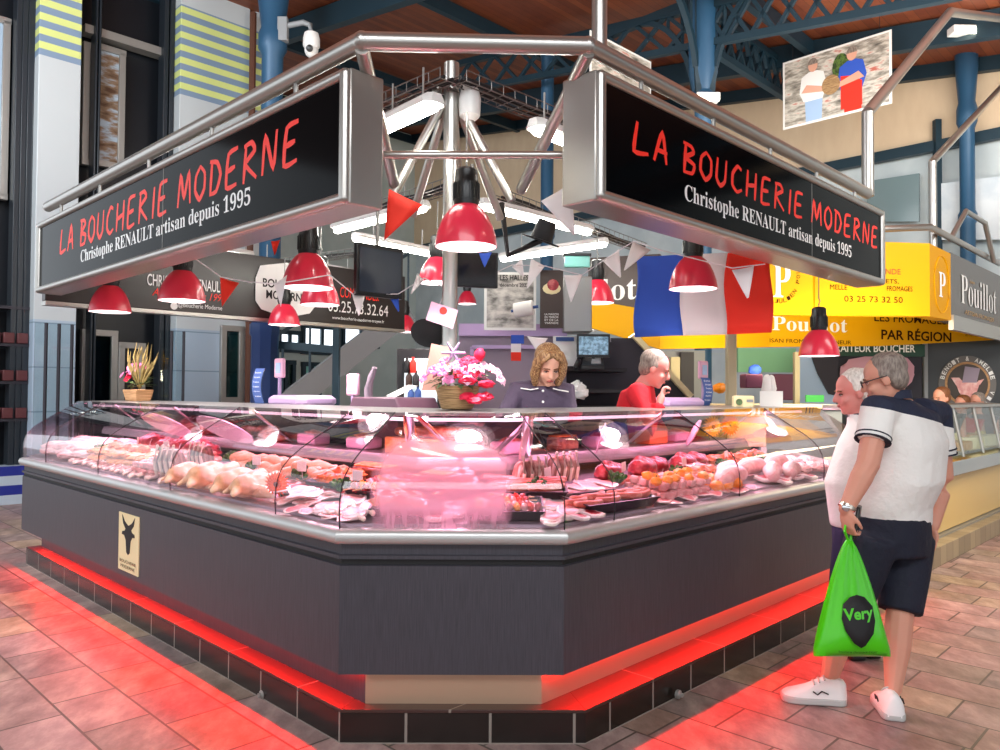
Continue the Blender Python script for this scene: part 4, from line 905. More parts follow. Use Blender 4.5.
# fan-shaped black paddle, pink card
p = atY(428, 333, 4.6); r = thing('black_board', 'oval black board hanging from the steel mast', 'board', tuple(p)); x = V((.9, .1, -.25)).normalized(); y = V((.25, 0, .97))
MB().prism([p + x * math.cos(q) * .105 + y * math.sin(q) * .085 for q in [i * math.pi / 10 for i in range(20)]], (0, .012, 0)).build('board', 'black_matte', r); MB().tube([p + y * .08, p + y * .3 + V((.05, 0, 0))], .003, 5).build('cord', 'string', r)
p = atY(442, 315, 4.4); r = thing('pink_notice', 'tilted pink card notice hanging by the steel mast', 'notice', tuple(p)); x = V((.95, .1, -.3)).normalized(); y = V((.28, 0, .95)).normalized(); n = x.cross(y)
MB().prism([p - x * .08 - y * .055, p + x * .08 - y * .055, p + x * .08 + y * .055, p - x * .08 + y * .055], n * .004).build('card', 'pink_plastic', r); MB().lathe([(.022, 0), (.022, .002)], 14, p + n * .005 + y * .025, frame_from(n)).build('emblem', 'red_paint', r)
# things standing on the top shelf and worktop
def scale_tray(mod, s, d, label, L_=.46, disp=None):
    p = deck(mod, s, d, 1.41); x = {'L': -uL, 'R': uR, 'C': V((1, 0, 0))}[mod]; y = {'L': -nL, 'R': -nR, 'C': V((0, 1, 0))}[mod]
    p.z = 1.40; r = thing('weighing_scale', label, 'scale', tuple(V((p.x, p.y, 1.09))), 'counter scales')
    P = lambda k, z: [p + x * (sx * L_ / 2 * k) + y * (sy * .17 * k) + UP * z for sx, sy in ((-1, -.6), (-.8, -1), (.8, -1), (1, -.6), (1, .6), (.8, 1), (-.8, 1), (-1, .6))]
    MB().rings([P(.92, 0), P(1, .02), P(1, .05), P(.85, .075)]).build('weighing_pan', 'lavender', r, bev=.004)
    MB().box(p - UP * .19, .3, .26, .3, (x, y, UP)).build('base', 'grey_panel', r, bev=.01)
    return r, p, x, y
def display_head(p, x, y, label, parent, h, m='pink_plastic'):
    g = MB(); g.tube([p, p + UP * (h - .06)], .014, 8); g.build('display_pole', 'lavender', parent); c = p + UP * h
    MB().box(c, .13, .03, .15, (x, y, UP)).build('display', m, parent, bev=.012); MB().box(c - y * .0165 - x * .0, .07, .003, .08, (x, y, UP)).build('screen', 'pale_blue', parent)
sA = uL.dot(onN(290, 395, nL, DL - 1.0)); r, p, x, y = scale_tray('L', sA, 1.1, 'lavender weighing scale on the left wing beside a pink square display')
sB = uL.dot(onN(268, 360, nL, DL - 1.02)); q = deck('L', sB, 1.12, 1.40); display_head(q, x, y, '', r, .28)
sC = uL.dot(onN(343, 393, nL, DL - 1.02)); p = deck('L', sC, 1.1, 1.1); r = thing('customer_display', 'pink square customer display on a short pole', 'display', tuple(p)); display_head(p, x, y, '', r, .45)
def price_card(mod, px, py, d, label, h=.2):
    n = nL if mod == 'L' else nR; D_ = DL if mod == 'L' else DR; p = onN(px, py, n, D_ - d); x = -uL if mod == 'L' else uR
    p.z = 1.412; r = thing('price_card', label, 'card', tuple(p), 'curved blue notice cards'); w_ = .075; rows = [p + UP * h * i / 8 + n * .03 * math.sin(i / 8 * math.pi) for i in range(9)]
    MB().rings([[q - x * w_, q + x * w_, q + x * w_ - n * .004, q - x * w_ - n * .004] for q in rows]).build('holder', 'clear_glass', r)
    MB().rings([[q - x * w_ * .88 + n * .002, q + x * w_ * .88 + n * .002, q + x * w_ * .88 + n * .001, q - x * w_ * .88 + n * .001] for q in rows]).build('blue_card', 'label_blue', r)
    t_ = MB()
    for k, s in enumerate(('Boucherie', 'Charcuterie', 'Traiteur', 'Volailles', 'Agneau', 'Veau')):
        q = p + UP * h * (.86 - k * .135) + n * (.03 * math.sin((.86 - k * .135) * math.pi)); put_text(t_, s, q - x * w_ * .6, q + x * w_ * .6, .012, n, lift=.004)
    t_.build('white_lettering', 'poster_white', r, smooth=False); return r
price_card('L', 260, 400, .95, 'blue notice card on the left wing below a pink display', .26)
rr = price_card('R', 705, 408, .95, 'blue notice card on the right wing below a pink display', .22)
p = onN(703, 370, nR, DR - 1.1); r = thing('customer_display', 'pink customer display above the right blue notice card', 'display', (p.x, p.y, 1.1)); display_head(V((p.x, p.y, 1.1)), uR, -nR, '', r, p.z - 1.1, )
sD = uR.dot(onN(668, 405, nR, DR - 1.1)); scale_tray('R', sD, 1.1, 'lavender weighing scale in front of the man in red', .62)
# dark till / wrapper jumble left of the pot
p = deck('L', uL.dot(onN(400, 395, nL, DL - 1.15)), 1.1, 1.1)
r = thing('till', 'dark cash till with a sheet of paper on it left of the flower pot', 'till', tuple(p)); x, y = -uL, -nL
MB().rings([[p + x * sx * w_ + y * sy * .16 + UP * z for sx, sy in ((-1, -1), (1, -1), (1, 1), (-1, 1))] for w_, z in ((.26, .0), (.26, .3), (.22, .37))]).build('body', 'purple_grey' if 'purple_grey' in MATS else mat('purple_grey', '6b4a5c', .5), r, bev=.01)
MB().prism([p + UP * .376 + x * .0 - y * .06, p + UP * .37 + x * .14 - y * .1, p + UP * .44 + x * .16 + y * .06, p + UP * .446 + x * .02 + y * .1], UP * .003).build('paper_sheet', 'card_white', r)
g = MB(); g.tube([p - x * .26 + UP * .3, p - x * .27 + UP * .42, p - x * .24 + UP * .5, p - x * .2 + UP * .56], [.03, .028, .022, .016], 10); g.build('scanner_handle', 'mauve_panel', r)
# flower pot on the shelf
def blossoms(r, c, n_, spread, rad, m, zup=.1, name='blossom', seed=1):
    rnd = random.Random(seed)
    for i in range(n_):
        a = rnd.uniform(0, 2 * math.pi); q = math.sqrt(rnd.random()); p = c + V((math.cos(a) * spread * q, math.sin(a) * spread * q * .7, zup * (1 - q * q) + rnd.uniform(-.02, .02))); g = MB()
        nrm = V((math.cos(a) * q, math.sin(a) * q - .5, .7)).normalized(); X, Y2, Z2 = frame_from(nrm)
        for k in range(5):
            t = k * 2 * math.pi / 5 + a; d = X * math.cos(t) + Y2 * math.sin(t); e = X * -math.sin(t) + Y2 * math.cos(t)
            g.add([p, p + d * rad * .6 + e * rad * .42 + Z2 * rad * .2, p + d * rad + Z2 * rad * .1, p + d * rad * .6 - e * rad * .42 + Z2 * rad * .2, p + d * rad * .5 + Z2 * rad * .3], [(0, 1, 4), (1, 2, 4), (2, 3, 4), (3, 0, 4)])
        g.build(name, m, r, smooth=False)
def leaves(r, c, n_, spread, L_, m, seed=2, name='leaf', up=.3):
    rnd = random.Random(seed); g = MB()
    for i in range(n_):
        a = rnd.uniform(0, 2 * math.pi); d = V((math.cos(a), math.sin(a) * .8, rnd.uniform(-.2, up))).normalized(); e = d.cross(UP).normalized(); p = c + d * spread * rnd.uniform(.2, .9); l = L_ * rnd.uniform(.7, 1.2)
        g.add([p, p + d * l * .5 + e * l * .28 + UP * l * .12, p + d * l - UP * l * .1, p + d * l * .5 - e * l * .28 + UP * l * .12, p + d * l * .5 + UP * l * .05], [(0, 1, 4), (1, 2, 4), (2, 3, 4), (3, 0, 4)])
    return g.build(name, m, r, smooth=False)
p = atY(457, 413, 4.12); p.z = 1.412
r = thing('flower_pot', 'pink flowering pot plant with a red bow on the corner shelf', 'plant', tuple(p))
MB().lathe([(.075, 0), (.085, .005), (.1, .05), (.118, .115), (.122, .125), (.112, .125), (.1, .1), (0, .1)], 24, p).build('basket', 'basket', r)
leaves(r, p + UP * .15, 60, .15, .07, 'leaf_green', 3, 'foliage')
for m_, n_, s_, z_, sd in (('petal_pink', 34, .17, .17, 4), ('petal_pale', 26, .19, .16, 5), ('petal_red', 10, .14, .18, 6)): blossoms(r, p + V((-.02 if sd == 4 else .06, -.02, z_)), n_, s_, .034, m_, .08, seed=sd)
g = MB(); q = p + V((.10, -.11, .11))
for d in ((-.06, 0, -.05), (.07, 0, .03), (-.05, -.02, .05), (.06, -.02, -.05), (.0, -.03, -.07)): g.ell(q + V(d) * .8, .045, .02, .04, frame_from(V(d) + V((0, -.2, 0))), bump=.5, seed=int(d[0] * 100))
g.build('bow', 'petal_red', r)
g = MB()
for k in range(6): t = k * math.pi / 3; g.capsule([p + V((-.02, -.04, .3)), p + V((-.02 + .06 * math.cos(t), -.04, .3 + .06 * math.sin(t)))], [.012, .006], 6)
g.build('ribbon', 'lavender', r); MB().ell(p + V((.12, -.03, .29)), .03, .03, .035, bump=.3).build('red_rose', 'petal_red', r)
mb = MB(); c_ = p + V((.02, .14, 0)); 
g = MB().prism([p + V((-.2, .12, .1)), p + V((-.06, .14, .1)), p + V((-.05, .15, .34)), p + V((-.15, .13, .36))], (0, .004, 0)); g.build('wrapping_paper', mat('kraft_pink', 'b89080', .6), r)
# flower basket at the far left end
p = deck('L', uL.dot(onN(132, 402, nL, DL - .7)), .75, 1.41); r = thing('flower_basket', 'small basket of pink flowers and dried grass at the far left', 'plant', tuple(p)); x = -uL
MB().rings([[p + x * sx * a_ + nL * sy * b_ + UP * z for sx, sy in ((-1, -1), (1, -1), (1, 1), (-1, 1))] for a_, b_, z in ((.13, .06, 0), (.155, .08, .1), (.14, .07, .1), (.13, .06, .06))]).build('trough', 'crate_wood', r, bev=.004)
leaves(r, p + UP * .13 + x * .02, 30, .1, .09, 'leaf_green', 8, 'foliage', .9)
g = MB(); rnd = random.Random(4)
for k in range(40): a = V((rnd.uniform(-.1, .28), rnd.uniform(-.1, .1), rnd.uniform(.2, .42))); g.tube([p + UP * .1 + x * .03, p + UP * .1 + x * a.x * .6 + nL * a.y + UP * a.z * .7, p + UP * .1 + x * a.x + nL * a.y + UP * a.z], [.004, .008, .002], 5)
g.build('dried_grass', 'dried_grass', r)
blossoms(r, p + UP * .22 - x * .04, 22, .13, .04, 'petal_pink', .1, seed=9); blossoms(r, p + UP * .16 - x * .14, 6, .06, .05, 'petal_red', .08, seed=10)
# shop window display at the far left edge
r = thing('shop_shelf', 'dark shop shelving with stacked goods at the left edge', 'shelf', tuple(fac(-20, -.4)))
for z in (1.1, 1.6, 2.1, 2.6): c = fac(-3, .1); MB().box((c.x, c.y, z), .85, .35, .04, (uR, uL, UP)).build('shelf', 'dark_panel', r)
rnd = random.Random(5); bx = MB().box((0, 0, 0), .13, .16, .14).build('goods_box', mat('box_red_lit', '5a2a2c', .5), bev=.01); first = True  # dim red light on the goods is put into the box colour
for z in (1.1, 1.6, 2.1):
    for k in range(5):
        c = fac(-4, -.02) + uR * (-.36 + k * .16); lb = 'boxed goods tinted with dim red light on the dark shop shelving at the left edge'; loc = (c.x, c.y, z + .092)
        if first: o = bx; first = False
        else: o = bx.copy(); COL.objects.link(o)
        o.location = loc; o.rotation_euler = (0, 0, math.radians(45)); tag(o, lb, 'box', 'boxes on the shop shelving')
r = thing('glass_screen', 'clear glass screen standing before the left pillars', 'screen', tuple(fac(40, -1.2)))
for x0 in (34, 47, 60, 160, 172): a, b = fac(x0, -1.0), fac(x0 + 11, -1.0); MB().prism([a, b, b + UP * 2.35, a + UP * 2.35], uL * .02).build('glass_leaf', 'clear_glass', r); MB().bar(b, b + UP * 2.35, .03, .03).build('frame', 'dark_panel', r)

# ------------------------------------------------------------------ cheese stall
r = thing('cheese_sign', 'large yellow sign with phone number above the cheese stall', 'sign', tuple(atY(850, 315, 7.8)))
mb, a, b, n, h = panel_px(770, 930, 238, 313, 7.6, '', '', .15, .2); mb.build('board', 'yellow_sign', r); ax = (b - a).normalized(); W_ = (b - a).length
def cx(px, py): f = (px - 770) / 160 * W_; return a + ax * f + UP * (h * (313 - py) / 75)
MB().bar(cx(814, 313) + n * .01, cx(814, 238) + n * .01, .02, .02).build('joint', 'yellow_deep', r)
t_ = MB()
for s, x0, x1, y, hh in (('FROMAGES', 886, 912, 288, .05), ('BUFFETS,', 868, 898, 281, .05), ('MELLE', 829, 846, 288, .05), ('03 25 73 32 50', 843, 902, 300, .06)): put_text(t_, s, cx(x0, y), cx(x1, y), hh, n, lift=.004)
t_.build('brown_lettering', 'brown_ink', r, smooth=False); t_ = MB(); put_text(t_, 'VIANDE', cx(872, 271), cx(900, 271), .055, n, lift=.004); t_.build('red_lettering', 'red_ink', r, smooth=False)
t_ = MB(); put_text(t_, 'P', cx(773, 297), cx(790, 297), .33, n, lift=.004, serif=True); t_.build('white_letter', 'poster_white', r, smooth=False)
t_ = MB()
for k, ch in enumerate('JULIEN POUILLOT'): 
    t = math.radians(-100 + k * 12); c = cx(778, 276) + ax * (.23 * math.cos(t)) + UP * (.27 * math.sin(t)); 
    if ch != ' ': put_text(t_, ch, c, c + (ax * math.cos(t + 1.57) + UP * math.sin(t + 1.57)) * .035, .04, n, up=(ax * -math.sin(t + 1.57) + UP * math.cos(t + 1.57)), lift=.004)
t_.build('ring_lettering', 'brown_ink', r, smooth=False)
e0 = V((b.x, b.y, a.z)); r2 = thing('cheese_sign', 'narrow yellow panel with an oval letter emblem on the cheese stall corner', 'sign', tuple(e0))
e1 = atY(951, 316, 8.2); e1.z = e0.z; n2 = (e1 - e0).cross(UP).normalized(); MB().prism([e0, e1, e1 + UP * h * .96, e0 + UP * h], -n2 * .15).build('board', 'yellow_deep', r2); ax2 = (e1 - e0).normalized(); W2 = (e1 - e0).length
t_ = MB(); put_text(t_, 'P', e0 + ax2 * W2 * .4 + UP * h * .3, e0 + ax2 * W2 * .72 + UP * h * .3, h * .35, n2, serif=True, lift=.005); t_.build('white_letter', 'poster_white', r2, smooth=False)
g = MB(); c = e0 + ax2 * W2 * .55 + UP * h * .48; P = [c + ax2 * math.cos(q) * W2 * .36 + UP * math.sin(q) * h * .4 + n2 * .004 for q in [i * math.pi / 12 for i in range(25)]]; g.tube(P, .006, 5); g.build('oval_ring', 'yellow_sign', r2)
r3 = thing('cheese_sign', 'dark grey sign with tall white serif name at the right edge', 'sign', tuple(e1)); L3 = 3.2; MB().prism([e1, e1 + uR * L3, e1 + uR * L3 + UP * h * .98, e1 + UP * h * .98], uL * .15).build('board', 'grey_sign', r3)
def gx(px, py): return onN(px, py, nR, nR.dot(e1) + .004)
t_ = MB(); q0, q1 = gx(961, 303), gx(996, 305); put_text(t_, 'Pouillot', q0, V((q1.x, q1.y, q0.z)), gx(961, 274).z - q0.z, nR, serif=True, bold=-.01); t_.build('white_lettering', 'poster_white', r3, smooth=False)
t_ = MB(); q0 = gx(970, 284); put_text(t_, 'Julien', q0, q0 + uR * .2, .05, nR); put_text(t_, 'ARTISAN FROMAGER', gx(965, 314), V((*gx(994, 314).xy, gx(965, 314).z)), .05, nR); t_.build('gold_lettering', 'gold', r3, smooth=False)
MB().bar(e1 - UP * .02, e1 + uR * L3 - UP * .02, .05, .16).build('bottom_rail', 'steel', r3)
# lower yellow fascia
fp = [(592, 300, 328, 8.6), (660, 312, 349, 8.0), (770, 312, 347, 9.2), (880, 311, 346, 9.6), (1030, 312, 338, 10.5)]
r = thing('yellow_fascia', 'long bright yellow lower band running under the cheese stall signs', 'sign', tuple(atY(770, 347, 9.2)))
pts = [(atY(x, yt, Y_), atY(x, yb, Y_)) for x, yt, yb, Y_ in fp]
mb = MB()
for (t0, b0), (t1, b1) in zip(pts, pts[1:]): mb.prism([b0, b1, t1, t0], (0, .04, 0))
mb.build('band', 'yellow_sign', r)
t_ = MB(); nn = V((0, -1, 0))
def fx(px, py, i): # point on segment i of the fascia
    A, B = pts[i][1], pts[i+1][1]; d = (B - A); m_ = V((d.y, -d.x, 0)).normalized(); rr_ = ray(px, py); return EYE + rr_ * ((A - EYE).dot(m_) / rr_.dot(m_)), m_
def ftxt(mb, s, x0, x1, y, hpx, i, **k):
    p0, m_ = fx(x0, y, i); p1, _ = fx(x1, y, i); q, _ = fx(x0, y - hpx, i); put_text(mb, s, p0, V((p1.x, p1.y, p0.z)), q.z - p0.z, m_, lift=.006, **k)
ftxt(t_, 'LES FROMAGES', 874, 946, 321, 8, 3, bold=.01); ftxt(t_, 'PAR RÉGION', 881, 951, 339, 12, 3, serif=False, bold=.02)
ftxt(t_, 'ARTISAN FROMAGER AFFINEUR', 756, 851, 342, 4, 2); ftxt(t_, 'LES FROMAGES PAR REGION', 965, 990, 336, 3, 3); t_.build('brown_lettering', 'brown_ink', r, smooth=False)
t_ = MB(); ftxt(t_, 'Pouillot', 772, 847, 330, 14, 2, serif=True); t_.build('white_lettering', 'poster_white', r, smooth=False)
t_ = MB(); ftxt(t_, 'Julien', 780, 800, 317, 5, 2); t_.build('gold_lettering', 'gold', r, smooth=False)
# brown panel seen between poster and flag
r = thing('brown_sign', 'dark brown sign with large white letters behind the lamp beside the flag', 'sign', tuple(atY(615, 325, 8.7)))
mb, a, b, n, h = panel_px(588, 660, 258, 327, 8.7, '', '', .08, -.3); mb.build('board', 'brown_sign', r); ax = (b - a)
keep = MB(); 
put_text(keep, 'llot', a + ax * .06 + UP * h * .38, a + ax * .68 + UP * h * .38, h * .3, n, serif=True, lift=.004); keep.build('white_lettering', 'poster_white', r, smooth=False)
t_ = MB(); put_text(t_, 'ER - AFFINEUR', a + ax * .03 + UP * h * .13, a + ax * .72 + UP * h * .13, h * .08, n, lift=.004); t_.build('gold_lettering', 'gold', r, smooth=False)
MB().bar(a - UP * .03 + n * .02, b - UP * .03 + n * .02, .03, .05).build('bottom_rail', 'steel', r)
# cheese counter continuing the line to the right
CS0, CS1 = SR + .12, SR + 5.2
r = thing('cheese_counter', 'glass fronted cheese counter with a sandy front at the right', 'display counter', tuple(nR * DR + uR * CS0))
def csw(prof, name, m, **k):
    P = [[nR * (DR - d) + uR * s + UP * z for d, z in prof] for s in (CS0, CS1)]; return MB().rings(P).build(name, m, r, **k)
csw([(.02, .2), (.02, .72), (.44, .72), (.44, .2)], 'front_panel', 'cheese_front'); csw([(-.05, .72), (-.05, .86), (.44, .9), (.44, .72)], 'bumper_rim', 'chrome', bev=.01)
csw([(0, .9), (.1, 1.38), (.108, 1.38), (.008, .9)], 'glass_front', 'clear_glass'); csw([(.05, 1.38), (.05, 1.41), (.44, 1.42), (.44, 1.38)], 'top_shelf', 'steel'); csw([(-.02, .14), (-.02, .19), (.4, .19), (.4, .14)], 'foot_rail', 'steel_dull')
for k in range(7): s = CS0 + .1 + k * .8; MB().tube([nR * DR + uR * s + UP * .88, nR * (DR - .1) + uR * s + UP * 1.4], .016, 8).build('glass_post', 'steel', r)
csw([(.1, .9), (.43, .98), (.43, .9)], 'display_deck', 'cream')
a, b = nR * -2.0 + uR * (CS0 - .05), nR * -2.0 + uR * CS1; tag(MB().prism([a, b, b - nR * .3, a - nR * .3], UP * .17).build('stone_step', 'stone_tile', bev=.004), 'sandy tiled step along the foot of the cheese counter', 'step')
rnd = random.Random(11); cw = []
for k in range(3):
    t = thing('round_cheese', 'x', 'cheese', (0, 0, 0), 'cheeses in the counter'); 
    if k == 0: MB().lathe([(0, 0), (.1, 0), (.105, .02), (.105, .07), (.1, .09), (0, .09)], 18).build('wheel', 'cheese_rind', t)
    if k == 1: MB().prism([V((0, 0, 0)), V((.2, -.06, 0)), V((.21, 0, 0)), V((.2, .06, 0))], UP * .1).build('wedge', 'cheese', t, bev=.006)
    if k == 2: MB().box((0, 0, .06), .16, .11, .12).build('block', 'cheese_pale', t, bev=.008)
    cw.append(t)
cnt = 0; usd = set()
for s in [CS0 + .2 + i * .24 for i in range(19)]:
    for d in (.16, .34):
        k = rnd.randrange(3); p = nR * (DR - d) + uR * (s + rnd.uniform(-.03, .03)) + UP * (.905 + .08 * (d - .1) / .33); rot = (0, 0, rnd.uniform(0, 6.28)); row = {.16: 'front', .34: 'back'}[d]
        lb = ('round rinded cheese', 'cut yellow cheese wedge', 'pale cheese block')[k] + ' in the %s row of the cheese counter' % row; gp = lb + 's'
        if k not in usd: o = cw[k]; usd.add(k); o.location = p; o.rotation_euler = rot; o['label'] = lb; o['group'] = gp
        else: dup(cw[k], p, rot, label=lb, group=gp)
# beyond the counters on the right: dark wall with the pig emblem, green board, ham picture
r = thing('dark_hoarding', 'dark grey hoarding behind the customers carrying a round emblem', 'hoarding', tuple(atY(930, 400, 11.0)))
mb, a, b, n, h = panel_px(836, 1012, 336, 405, 10.75, '', '', .06, -.1, .2); mb.build('panel', mat('hoarding_dark', '3a3c3c', .4), r)
for px in (836, 925): q = atY(px, 340, 10.70 - .1 * (px - 836) / 176); MB().bar(V((q.x, q.y, .2)), q, .05, .05).build('edge_strip', 'grey_panel', r)
def hx_(px, py): d = (b - a); m_ = V((d.y, -d.x, 0)).normalized(); rr_ = ray(px, py); return EYE + rr_ * ((a - EYE).dot(m_) / rr_.dot(m_)) + m_ * .006, m_
c, m_ = hx_(967, 384); xx = (b - a); xx.z = 0; xx.normalize(); R0 = (hx_(996, 384)[0] - c).length
r = thing('pig_emblem', 'round butcher emblem of a pig in a top hat on the dark hoarding', 'emblem', tuple(c))
def disc(cen, rx, ry, m, name, lift, n_=32, pts=None):
    P = pts or [cen + xx * math.cos(q) * rx + UP * math.sin(q) * ry for q in [i * 2 * math.pi / n_ for i in range(n_)]]; return MB().prism([p + m_ * lift for p in P], m_ * .004).build(name, m, r)
disc(c, R0, R0, mat('emblem_grey', '6e6a66', .5), 'outer_disc', 0); disc(c, R0 * .78, R0 * .78, 'crate_wood', 'ring', .004); disc(c, R0 * .70, R0 * .70, mat('emblem_dark', '4a4038', .5), 'inner_disc', .008)
E_ = lambda pts: [c + xx * (x * R0) + UP * (y * R0) for x, y in pts]
disc(0, 0, 0, 'pork', 'pig_head', .012, pts=E_([(-.42, .02), (-.36, .12), (.3, .12), (.4, 0), (.3, -.3), (.12, -.55), (-.1, -.55), (-.3, -.3)]))
disc(0, 0, 0, 'pork', 'pig_ear', .013, pts=E_([(-.58, .22), (-.3, .22), (-.12, .02), (-.4, -.06)])); disc(0, 0, 0, 'pork', 'pig_ear', .013, pts=E_([(.56, .18), (.36, .12), (.3, -.05), (.42, -.02)]))
disc(0, 0, 0, 'mauve_panel', 'top_hat', .016, pts=E_([(-.2, .05), (-.1, .62), (.42, .55), (.3, .05)])); disc(c + xx * R0 * .05 - UP * R0 * .35, R0 * .14, R0 * .1, 'pork', 'snout', .017)
t_ = MB()
for s, a0, a1 in (('BENOIT & AMELIE', 165, 15), ('VIN', -20, -48)):
    for k, ch in enumerate(s):
        t = math.radians(a0 + (a1 - a0) * k / (len(s) - 1)); q = c + xx * math.cos(t) * R0 * .82 + UP * math.sin(t) * R0 * .82; tx = xx * math.sin(t) - UP * math.cos(t); uu = xx * math.cos(t) + UP * math.sin(t)
        if ch != ' ': put_text(t_, ch, q - tx * R0 * .06, q + tx * R0 * .06, R0 * .15, m_, up=uu, lift=.008, bold=.02)
t_.build('lettering', 'poster_white', r, smooth=False)
r = thing('green_board', 'dark green shop board with white lettering above the customers heads', 'sign', tuple(atY(870, 352, 10.6)))
mb, a, b, n, h = panel_px(828, 925, 344, 356, 10.45, '', '', .05); mb.build('board', 'green_sign', r); t_ = MB(); put_text(t_, 'TRAITEUR BOUCHER', a + V((.02, 0, .06)), a + (b - a) * .9 + UP * .06, .1, n, lift=.004, bold=.02); t_.build('lettering', 'poster_white', r, smooth=False)
r = thing('ham_picture', 'large pink ham picture on the hoarding behind the mens heads', 'picture', tuple(atY(878, 372, 10.7))); mb, a, b, n, h = panel_px(830, 922, 354, 398, 10.62, '', '', .03); mb.build('backing', 'dark_panel', r)
MB().ell(atY(876, 374, 10.58), .52, .03, .27, bump=.3, seed=4, n=20).build('ham', 'ham_pink', r); MB().ell(atY(862, 378, 10.54), .16, .02, .12, bump=.3).build('cut_face', 'ham', r)
r = thing('leaning_board', 'pale blue board leaning behind the far counter', 'board', tuple(atY(815, 400, 10.4))); mb, a, b, n, h = panel_px(800, 836, 352, 408, 10.4, '', '', .04, 0, .3); mb.build('panel', 'pale_blue', r)
g = MB().prism([atY(810, 352, 10.36), atY(838, 352, 10.36), atY(838, 396, 10.36), atY(829, 394, 10.36), atY(818, 374, 10.36)], (0, .02, 0)); tag(g.build('dark_drape', 'dark_panel'), 'dark grey drape falling over the pale blue board', 'drape')
# stall post, wall and clutter between flag and customers
p = atY(731, 400, 6.6); tag(MB().box((p.x, p.y, 1.05), .08, .08, 2.1).build('stall_post', mat('post_beige', 'b0a482', .4), bev=.01), 'beige square post below the red stripe of the flag', 'post')
r = thing('back_counter', 'far counter with pale top behind the radio', 'counter', tuple(atY(760, 410, 7.6))); a, b = atY(700, 404, 7.6), atY(842, 400, 7.8)
MB().prism([V((a.x, a.y, 0)), V((b.x, b.y, 0)), V((b.x, b.y + .5, 0)), V((a.x, a.y + .5, 0))], UP * (a.z - .04)).build('body', 'grey_panel', r); MB().prism([V((a.x, a.y - .04, a.z - .04)), V((b.x, b.y - .04, a.z - .04)), V((b.x, b.y + .5, a.z - .04)), V((a.x, a.y + .5, a.z - .04))], UP * .04).build('top', 'cream', r, bev=.006)
zc = a.z
p = atY(743, 402, 6.0); zs = 1.44; r = thing('radio', 'old cream radio with a round dial on the counter', 'radio', tuple(p)); MB().box(p, .16, .08, .1).build('case', 'cream', r, bev=.015); MB().lathe([(.025, 0), (.025, .01)], 14, p + V((-.045, -.042, 0)), frame_from((0, -1, 0))).build('dial', 'leaf_green', r); MB().box(p + V((.04, -.041, .01)), .05, .006, .02).build('grille', 'grey_panel', r)
MB().box((p.x, p.y, (p.z - .05 + 1.1) / 2), .3, .2, p.z - .05 - 1.1).build('plinth_box', 'cream', r, bev=.01)
p = atY(772, 400, 6.3); mb, a, b, n, h = panel_px(760, 783, 391, 409, 6.3, '', '', .008); tag(mb.build('menu_board', 'card_white'), 'blank cream card propped beside the radio', 'card')
mb, a, b, n, h = panel_px(746, 763, 374, 388, 7.5, '', '', .2); tag(mb.build('storage_crate', 'purple_panel', bev=.01), 'dark purple crate beside the white gloves', 'crate')
mb, a, b, n, h = panel_px(774, 794, 374, 400, 9.5, '', '', .2); tag(mb.build('storage_crate', 'purple_panel', bev=.01), 'dark purple cabinet right of the white gloves', 'cabinet')
p = atY(767, 378, 7.1); g = MB(); g.capsule([p, p - V((.005, 0, .12)), p - V((.0, 0, .2))], [.035, .05, .035], 10); g.capsule([p + V((.04, 0, 0)), p + V((.05, 0, -.1)), p + V((.045, 0, -.17))], [.03, .04, .025], 10)
for k in range(4): g.capsule([p + V((-.02 + k * .022, 0, -.2)), p + V((-.03 + k * .024, 0, -.27))], .011, 6)
tag(g.build('work_gloves', 'white_plastic'), 'white work gloves hanging over the far counter', 'gloves')
p = atY(755, 370, 8.2); r = thing('blue_bag', 'small blue bag on the far purple crate', 'bag', tuple(p)); MB().ell(p, .07, .05, .06, bump=.2).build('body', 'flag_blue', r)
mb, a, b, n, h = panel_px(640, 705, 350, 412, 9.6, '', '', .1, 0, .2); tag(mb.build('back_cabinet', 'grey_panel'), 'grey upright cabinet doors behind the man in red', 'cabinet')
mb, a, b, n, h = panel_px(671, 680, 357, 395, 9.4, '', '', .1); tag(mb.build('price_banner', 'cream'), 'cream upright banner behind the man in red', 'banner')
mb, a, b, n, h = panel_px(681, 694, 352, 400, 9.5, '', '', .08); tag(mb.build('tall_door', 'dark_panel'), 'dark blue grey upright locker left of the pink display', 'locker')
mb, a, b, n, h = panel_px(738, 796, 348, 372, 11.5, '', '', .1); tag(mb.build('green_awning', 'pale_green'), 'pale green awning valance under the yellow band', 'awning')
p = atY(752, 380, 10.5); tag(MB().lathe([(.12, -.1), (.1, 0), (.02, .12)], 14, p).build('lamp_hood', 'cream'), 'cream hood lamp far behind the stall post', 'lamp')
p = atY(720, 388, 7.4); tag(MB().ell(p, .07, .07, .05, bump=.3).build('orange_bowl', 'pepper_orange'), 'orange fruit bowl beside the beige post', 'bowl')
mb, a, b, n, h = panel_px(806, 824, 395, 402, 8.8, '', '', .02); tag(mb.build('green_notice', 'green_card'), 'small green notice card on the far counter edge', 'card')
p = atY(781, 400, 9.8); mb, a, b, n, h = panel_px(795, 800, 352, 402, 9.0, '', '', .06, 0, 0); tag(mb.build('door_post', 'post_beige'), 'slim beige door post left of the blue board', 'post')
p = atY(541, 240, 5.8); r = thing('duct_cowl', 'black hat shaped cowl hanging among the cable trays', 'cowl', tuple(p)); ax = frame_from((.35, -.2, 1)); MB().lathe([(.15, -.01), (.15, .0), (.085, .005), (.075, .12), (.07, .15), (0, .15)], 20, p, ax).build('cowl', 'black_matte', r); MB().tube([p, p + V((-.25, 0, -.12)), p + V((-.3, .1, .3))], .025, 8).build('duct', 'cable', r)
